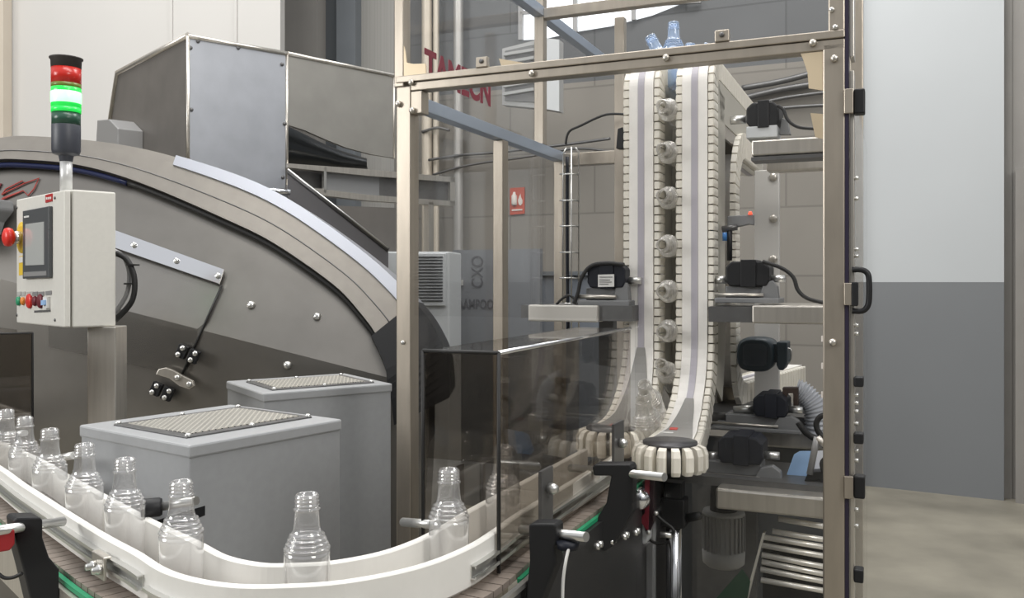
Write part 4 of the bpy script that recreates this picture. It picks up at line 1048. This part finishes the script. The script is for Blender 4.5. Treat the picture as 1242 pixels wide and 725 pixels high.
mb.build('grille_bars', mat('grille_bar', (.07, .09, .11), .5), gr_)
q0, w1 = onM(941, 415, t); q1, w0 = onM(954, 450, t)
tbx = MB().prism([M(s, t + .02, z) for s, z in ((q0, w0 + .02), (q0 + .01, w0), (q1 - .015, w0), (q1, w0 + .03), (q1, w1), (q0, w1))], NV_ * .12).build('terminal_box', petrol, r, .005)
MB().mbox(s1 - .01, q0 + .005, t + .04, t + .12, w0 + .03, w1 - .01).build('neck', petrol, r)
MB().tube(catmull([PM(x, y, t + .05) for x, y in ((954, 423), (959, 424), (959, 437), (955, 440))], 4), .004, 6).build('wire_clip', alu, tbx)
# vertical finned motor under the elevator
t = .62
s0, z1 = onM(845, 622, t); s1, z0 = onM(901, 697, t)
cx_, rad = (s0 + s1) / 2, (s1 - s0) / 2
c = M(cx_, t + rad, z0)
r = thing('finned_motor', 'grey finned motor hanging upright under the elevator', 'motor', c)
H = z1 - z0
MB().lathe([(0, 0), (rad * .75, 0), (rad * .92, H * .06), (rad * .95, H * .28), (rad * .86, H * .3), (rad * .86, H * .92), (rad * .95, H * .94), (rad * .9, H), (0, H)], 32, c).build('casing', mat('motor_grey', (.34, .34, .33), .5, .05), r)
for k in range(26):
    a = 2 * math.pi * k / 26
    d = V(math.cos(a), math.sin(a), 0); e = V(-d.y, d.x, 0)
    MB().obox(c + d * rad * .84 - e * .002 + ZV * H * .3, d * rad * .12, e * .004, ZV * H * .62).build('fin', mid_grey, r)
MB().lathe([(0, H), (rad * .6, H), (rad * .6, H + .06), (rad * .5, H + .12), (0, H + .12)], 24, c).build('flange', navy, r)
# steel column with clamp
t = .30
s0, z1 = onM(808, 636, t); s1, _ = onM(827, 636, t)
cx_ = (s0 + s1) / 2; rad = (s1 - s0) / 2
r = thing('support_column', 'bright steel support column under the lobed chain end', 'column', M(cx_, t, -1.6))
MB().cyl(M(cx_, t, -1.6), M(cx_, t, z1 + .1), rad, 24).build('tube', polished, r)
MB().mbox(cx_ - rad * 1.5, cx_ + rad * 1.6, t - rad * 1.3, t + rad * 1.3, z1, z1 + .10).build('clamp', black, r, .006)
MB().mbox(cx_ - rad * 1.1, cx_ + rad * 1.2, t - rad * 1.1, t + rad * 1.1, z1 + .1, onM(815, 583, t)[1]).build('head', black, r, .004)
MB().lathe([(0, 0), (.016, 0), (.014, .05), (.006, .055), (0, .055)], 12, M(cx_ + rad * 1.6, t, z1 + .03), (UV_ + ZV * .3).normalized()).build('clamp_lever', black, r)
# red reflector bracket and knob
r = thing('sensor_bracket', 'dark red sensor bracket with a chrome reflector below the lobed chain end', 'sensor', PM(785, 648, .02))
t = .03
MB().prism([PM(x, y, t) for x, y in ((779, 583), (793, 583), (793, 634), (788, 645), (783, 645), (779, 634))], NV_ * .03).build('plate', mat('bracket_dark', (.02, .008, .012), .35), r, .003)
MB().prism([PM(x, y, t - .005) for x, y in ((782, 582), (788, 582), (786, 645), (775, 630), (782, 622))], NV_ * .008).build('red_edge', darkred, r, .001)
MB().lathe([(0, -.03), (.03, -.03), (.038, -.01), (.036, .01), (.024, .022), (0, .026)], 20, PM(774, 605, t - .01), (-NV_ + UV_ * -.3).normalized()).build('reflector', polished, r)
MB().prism([PM(x, y, t + .005) for x, y in ((766, 622), (788, 622), (786, 655), (783, 660), (772, 660), (768, 650))], NV_ * .05).build('housing', unit_white, r, .006)
MB().tube(catmull([PM(x, y, t - .01) for x, y in ((797, 625), (806, 633), (815, 640), (817, 646), (806, 648))], 5), .005, 8).build('cable', rubber, r)
MB().cyl(PM(801, 648, t - .01), PM(815, 649, t - .01), .009, 12).build('plug', alu, r)
for x, y in ((796, 622), (787, 645)): MB().bolt(PM(x, y, t - .004), -NV_, .008, .01).build('bolt', alu, r)
tube_thing('sensor_cable', 'black cable hanging below the red sensor bracket', 'cable', [PM(x, y, .01) for x, y in ((766, 640), (770, 655), (768, 672), (758, 690), (755, 705), (757, 735))], .008, rubber)
tube_thing('hanging_cable', 'black cable drooping left of the steel column', 'cable', [PM(x, y, .1) for x, y in ((784, 648), (792, 657), (803, 659), (812, 656))], .005, rubber)
# grey base plate of cabinet
t = .16
s0, z1 = onM(762, 628, t); s1, _ = onM(792, 628, t)
tag(MB().mbox(s0, s1, t, t + .04, -1.6, z1).build('support_plate', grey_mach, None, .003), 'grey upright support plate between conveyor and steel column', 'plate')
tag(MB().mbox(.58, 1.41, 1.05, 1.08, -1.58, -.66).build('back_plate', mat('backplate', (.10, .105, .11), .5, .3), None), 'dark back plate behind the finned motor and roller rods', 'plate')  # widened to hide the light floor and keep the lower cabinet dark
# roller rack
t = .35
r = thing('roller_rack', 'rack of bright steel rods at the lower right of the cabinet', 'rack', M(1.28, t, -1.6))
rods = [((944, 629), (1004, 639)), ((937, 644), (1004, 655)), ((925, 651), (1004, 664)), ((924.5, 661), (1004, 675)), ((924, 672.5), (1004, 688)), ((924, 681), (1004, 697)), ((922.5, 690), (1004, 706)), ((923, 703), (1004, 717))]
for (a, b) in rods:
    q = onM(b[0], b[1], t)
    MB().cyl(PM(a[0], a[1], t), PM(b[0] + 4, b[1] + .7, t), .0095, 14).build('rod', rod_bright, r)
MB().prism([PM(925, 646, t - .01), PM(928, 646, t - .01), PM(905, 735, t - .01), (PM(901, 735, t - .01))], NV_ * .03).build('side_bar', alu, r)
MB().prism([PM(x, y, t + .03) for x, y in ((925, 650), (1006, 662), (1006, 900), (925, 900))], NV_ * .01).build('shade_sheet', black, r)  # black sheet put in for the shade between the rods
MB().prism([PM(x, y, t - .012) for x, y in ((905, 735), (910, 705), (900, 690), (860, 735))], NV_ * .01).build('green_guard', mat('guard_green', (.01, .06, .03), .4), r)
# printed card, articulated arm, hose
t = .5
r = thing('printed_card', 'pale blue and white printed card standing on the lower shelf', 'card', PM(975, 585, t))
MB().prism([PM(x, y, t) for x, y in ((953, 579), (963, 551), (970, 547), (985, 547), (981, 580))], NV_ * .004).build('blue_side', pale_blue, r)
MB().prism([PM(x, y, t) for x, y in ((985, 547), (1004, 546), (1004, 580), (981, 580))], NV_ * .004).build('white_side', pale_card, r)
t = .42
r = thing('articulated_arm', 'small grey jointed arm on a black foot before the printed card', 'arm', PM(990, 588, t))
MB().prism([PM(x, y, t) for x, y in ((980, 573), (1004, 571), (1004, 588), (996, 588), (994, 582), (975, 584))], NV_ * .06).build('foot', black, r, .003)
MB().tube([PM(982, 575, t), PM(988, 545, t), PM(991, 530, t)], .011, 10).build('lower_arm', mid_grey, r)
MB().tube([PM(991, 530, t), PM(998, 538, t), PM(1006, 540, t)], .012, 10).build('upper_arm', steel, r)
MB().tube(catmull([PM(x, y, t - .01) for x, y in ((998, 572), (996, 562), (1000, 556), (1006, 558))], 4), .006, 8).build('cable', rubber, r)
t = .85
mb = MB(); hp = catmull([PM(x, y, t) for x, y in ((966, 474), (972, 476), (981, 484), (988, 495), (991, 512), (990, 530))], 14)
mb.tube(hp, [(.047 if i % 4 < 2 else .040) for i in range(len(hp))], 18)
tag(mb.build('corrugated_hose', hosem), 'grey corrugated hose bending down behind the lower drive', 'hose')
tag(MB().prism([PM(x, y, .78) for x, y in ((949, 470), (968, 470), (968, 492), (962, 492), (962, 477), (955, 477), (955, 492), (949, 492))], NV_ * .04).build('hose_clamp', mat('clamp_brown', (.04, .025, .02), .4), None, .002), 'dark square clamp at the upper end of the hose', 'clamp')
for l, pts, t, rr in (('black cable curving from the upper right drive to the post', ((943, 128), (950, 133), (956, 146), (968, 154), (985, 156), (1002, 157)), .6, .006),
                      ('black cable curving from the right shelf drive to the post', ((925, 317), (948, 325), (962, 336), (968, 352), (980, 362), (1003, 368)), .55, .007),
                      ('black cable arching over the left shelf drive', ((757, 321), (735, 319), (716, 323), (705, 338), (701, 355), (696, 368)), .54, .008),
                      ('small black cable loop on the left shelf end', ((675, 369), (682, 362), (690, 358), (696, 362), (700, 370)), .54, .005),
                      ('dark cable arcing behind the rear beam', ((686, 175), (690, 160), (705, 152), (735, 139), (764, 139)), 1.4, .006),
                      ('thick black cable at the right post by the lower shelf', ((968, 512), (975, 522), (985, 530), (996, 536), (1006, 548)), .55, .011),
                      ('black cable loop behind the right post', ((1004, 502), (994, 506), (990, 516), (996, 528), (1006, 532)), .5, .010)):
    tube_thing('drive_cable', l, 'cable', [PM(x, y, t) for x, y in pts], rr, rubber, 'cables inside the cabinet', 6, 8)
# black post behind left beam
t = 1.3
tag(MB().prism([PM(x, y, t) for x, y in ((747, 180), (749, 156), (755, 154), (756, 180))], NV_ * .05).build('stop_bracket', black, None, .003), 'small black bracket standing on the rear beam', 'bracket')
# sensor on rod with blue tip and red led
t = .7
r = thing('photo_sensor', 'small black photo sensor with a red light beside the chain loop', 'sensor', PM(885, 315, t))
MB().prism([PM(x, y, t) for x, y in ((882, 262), (914, 260), (914, 273), (908, 272), (882, 278))], NV_ * .03).build('body', grey_mach, r, .003)
MB().lathe([(0, 0), (.008, 0), (.006, .01), (0, .012)], 10, PM(910, 260, t - .002), (0, 0, 1)).build('red_light', mat('led_red', (.8, .05, .02), .3, emit=(1, .1, .05), estr=1.5), r)
MB().cyl(PM(885, 275, t), PM(885, 316, t), .010, 10).build('stem', black, r)
MB().cyl(PM(876, 278, t), PM(894, 275, t), .013, 10).build('clamp', dsteel, r)
MB().cyl(PM(879, 282, t - .02), PM(879, 292, t - .02), .009, 10).build('blue_tip', mat('tip_blue', (.05, .2, .5), .3), r)
# wire cable tray
t = 1.5
r = thing('wire_cable_tray', 'upright wire mesh cable tray in front of the rear post', 'cable tray', PM(692, 400, t))
MB().tube([PM(683, 402, t), PM(683, 186, t), PM(687, 179, t)], .004, 6).build('wire', alu, r)
MB().tube([PM(693, 402, t), PM(693, 178, t)], .004, 6).build('wire', alu, r)
MB().tube([PM(702, 402, t + .04), PM(702, 184, t + .04), PM(698, 179, t + .02)], .004, 6).build('wire', alu, r)
for y in (211, 243, 274, 306, 337, 368): MB().tube([PM(679, y, t), PM(693, y, t), PM(702, y + .5, t + .04)], .0042, 6).build('rung', alu, r)
tube_thing('tray_cable', 'dark cable running down inside the wire tray', 'cable', [PM(688, 190, t + .05), PM(688, 300, t + .05), PM(689, 402, t + .05)], .009, navy)

# ------------------------------------------------------------------ light
w = bpy.data.worlds.new('hall'); sc.world = w; w.use_nodes = True
nt = w.node_tree; nt.nodes.clear()
L = nt.links.new
o = nt.nodes.new('ShaderNodeOutputWorld'); bg = nt.nodes.new('ShaderNodeBackground'); tc = nt.nodes.new('ShaderNodeTexCoord'); sp = nt.nodes.new('ShaderNodeSeparateXYZ'); cr_ = nt.nodes.new('ShaderNodeValToRGB')
mr = nt.nodes.new('ShaderNodeMapRange'); mr.inputs[1].default_value = -1; mr.inputs[2].default_value = 1
L(tc.outputs['Generated'], sp.inputs[0]); L(sp.outputs['Z'], mr.inputs[0]); L(mr.outputs[0], cr_.inputs[0]); L(cr_.outputs[0], bg.inputs[0]); L(bg.outputs[0], o.inputs[0])
e = cr_.color_ramp.elements
e[0].position = 0; e[0].color = (.16, .15, .13, 1)
e[1].position = 1; e[1].color = (.95, .96, 1, 1)
for p_, c in ((.42, (.09, .085, .08, 1)), (.54, (.13, .13, .125, 1)), (.63, (.56, .56, .55, 1)), (.8, (.85, .86, .88, 1))):
    x = e.new(p_); x.color = c
bg.inputs[1].default_value = .80
def area(name, loc, target, sx, sy, power, col=(1, 1, 1)):
    l = bpy.data.lights.new(name, 'AREA'); l.shape = 'RECTANGLE'; l.size = sx; l.size_y = sy; l.energy = power; l.color = col
    ob = bpy.data.objects.new(name, l); C.objects.link(ob); ob.location = loc
    ob.rotation_euler = (Vector(target) - Vector(loc)).to_track_quat('-Z', 'Y').to_euler()
    return ob
area('ceiling_lamp_front', (-.2, 2.2, 5.8), (-.2, 2.5, 1), 3.5, 1.2, 120, (1, .97, .93))
area('ceiling_lamp_rear', (1.6, 5.2, 6.0), (1.6, 5.6, 0), 3, 1.5, 140, (1, .98, .95))
area('ceiling_lamp_left', (-3.0, 5.0, 6.0), (-3.0, 6.2, 1), 2.5, 1.5, 130, (1, .98, .95))
area('fill_light_right', (2.8, -1.0, 4.3), (.7, 3.0, 1.3), 1.6, 1.6, 105, (1, .965, .91))  # added fill from the right, brightens the cabinet interior
area('fill_light_left', (-6.2, .6, 3.2), (-.8, 2.4, .9), 2.2, 2.2, 190, (1, .985, .96))  # added soft fill for faces turned left, not a real window

# ------------------------------------------------------------------ camera
cam = bpy.data.cameras.new('camera'); co = bpy.data.objects.new('camera', cam); C.objects.link(co)
co.location = (0, 0, CAMZ); co.rotation_euler = (math.pi / 2, 0, 0)
cam.sensor_width = 36; cam.sensor_fit = 'HORIZONTAL'; cam.lens = F / 1242 * 36; cam.shift_y = -(362.5 - HZ) / 1242; cam.clip_start = .05
sc.camera = co
sc.view_settings.view_transform = 'Standard'; sc.view_settings.look = 'None'; sc.view_settings.gamma = 1; sc.view_settings.exposure = 0
sc.view_settings.use_curve_mapping = False
sc.cycles.transparent_max_bounces = 40; sc.cycles.max_bounces = 8
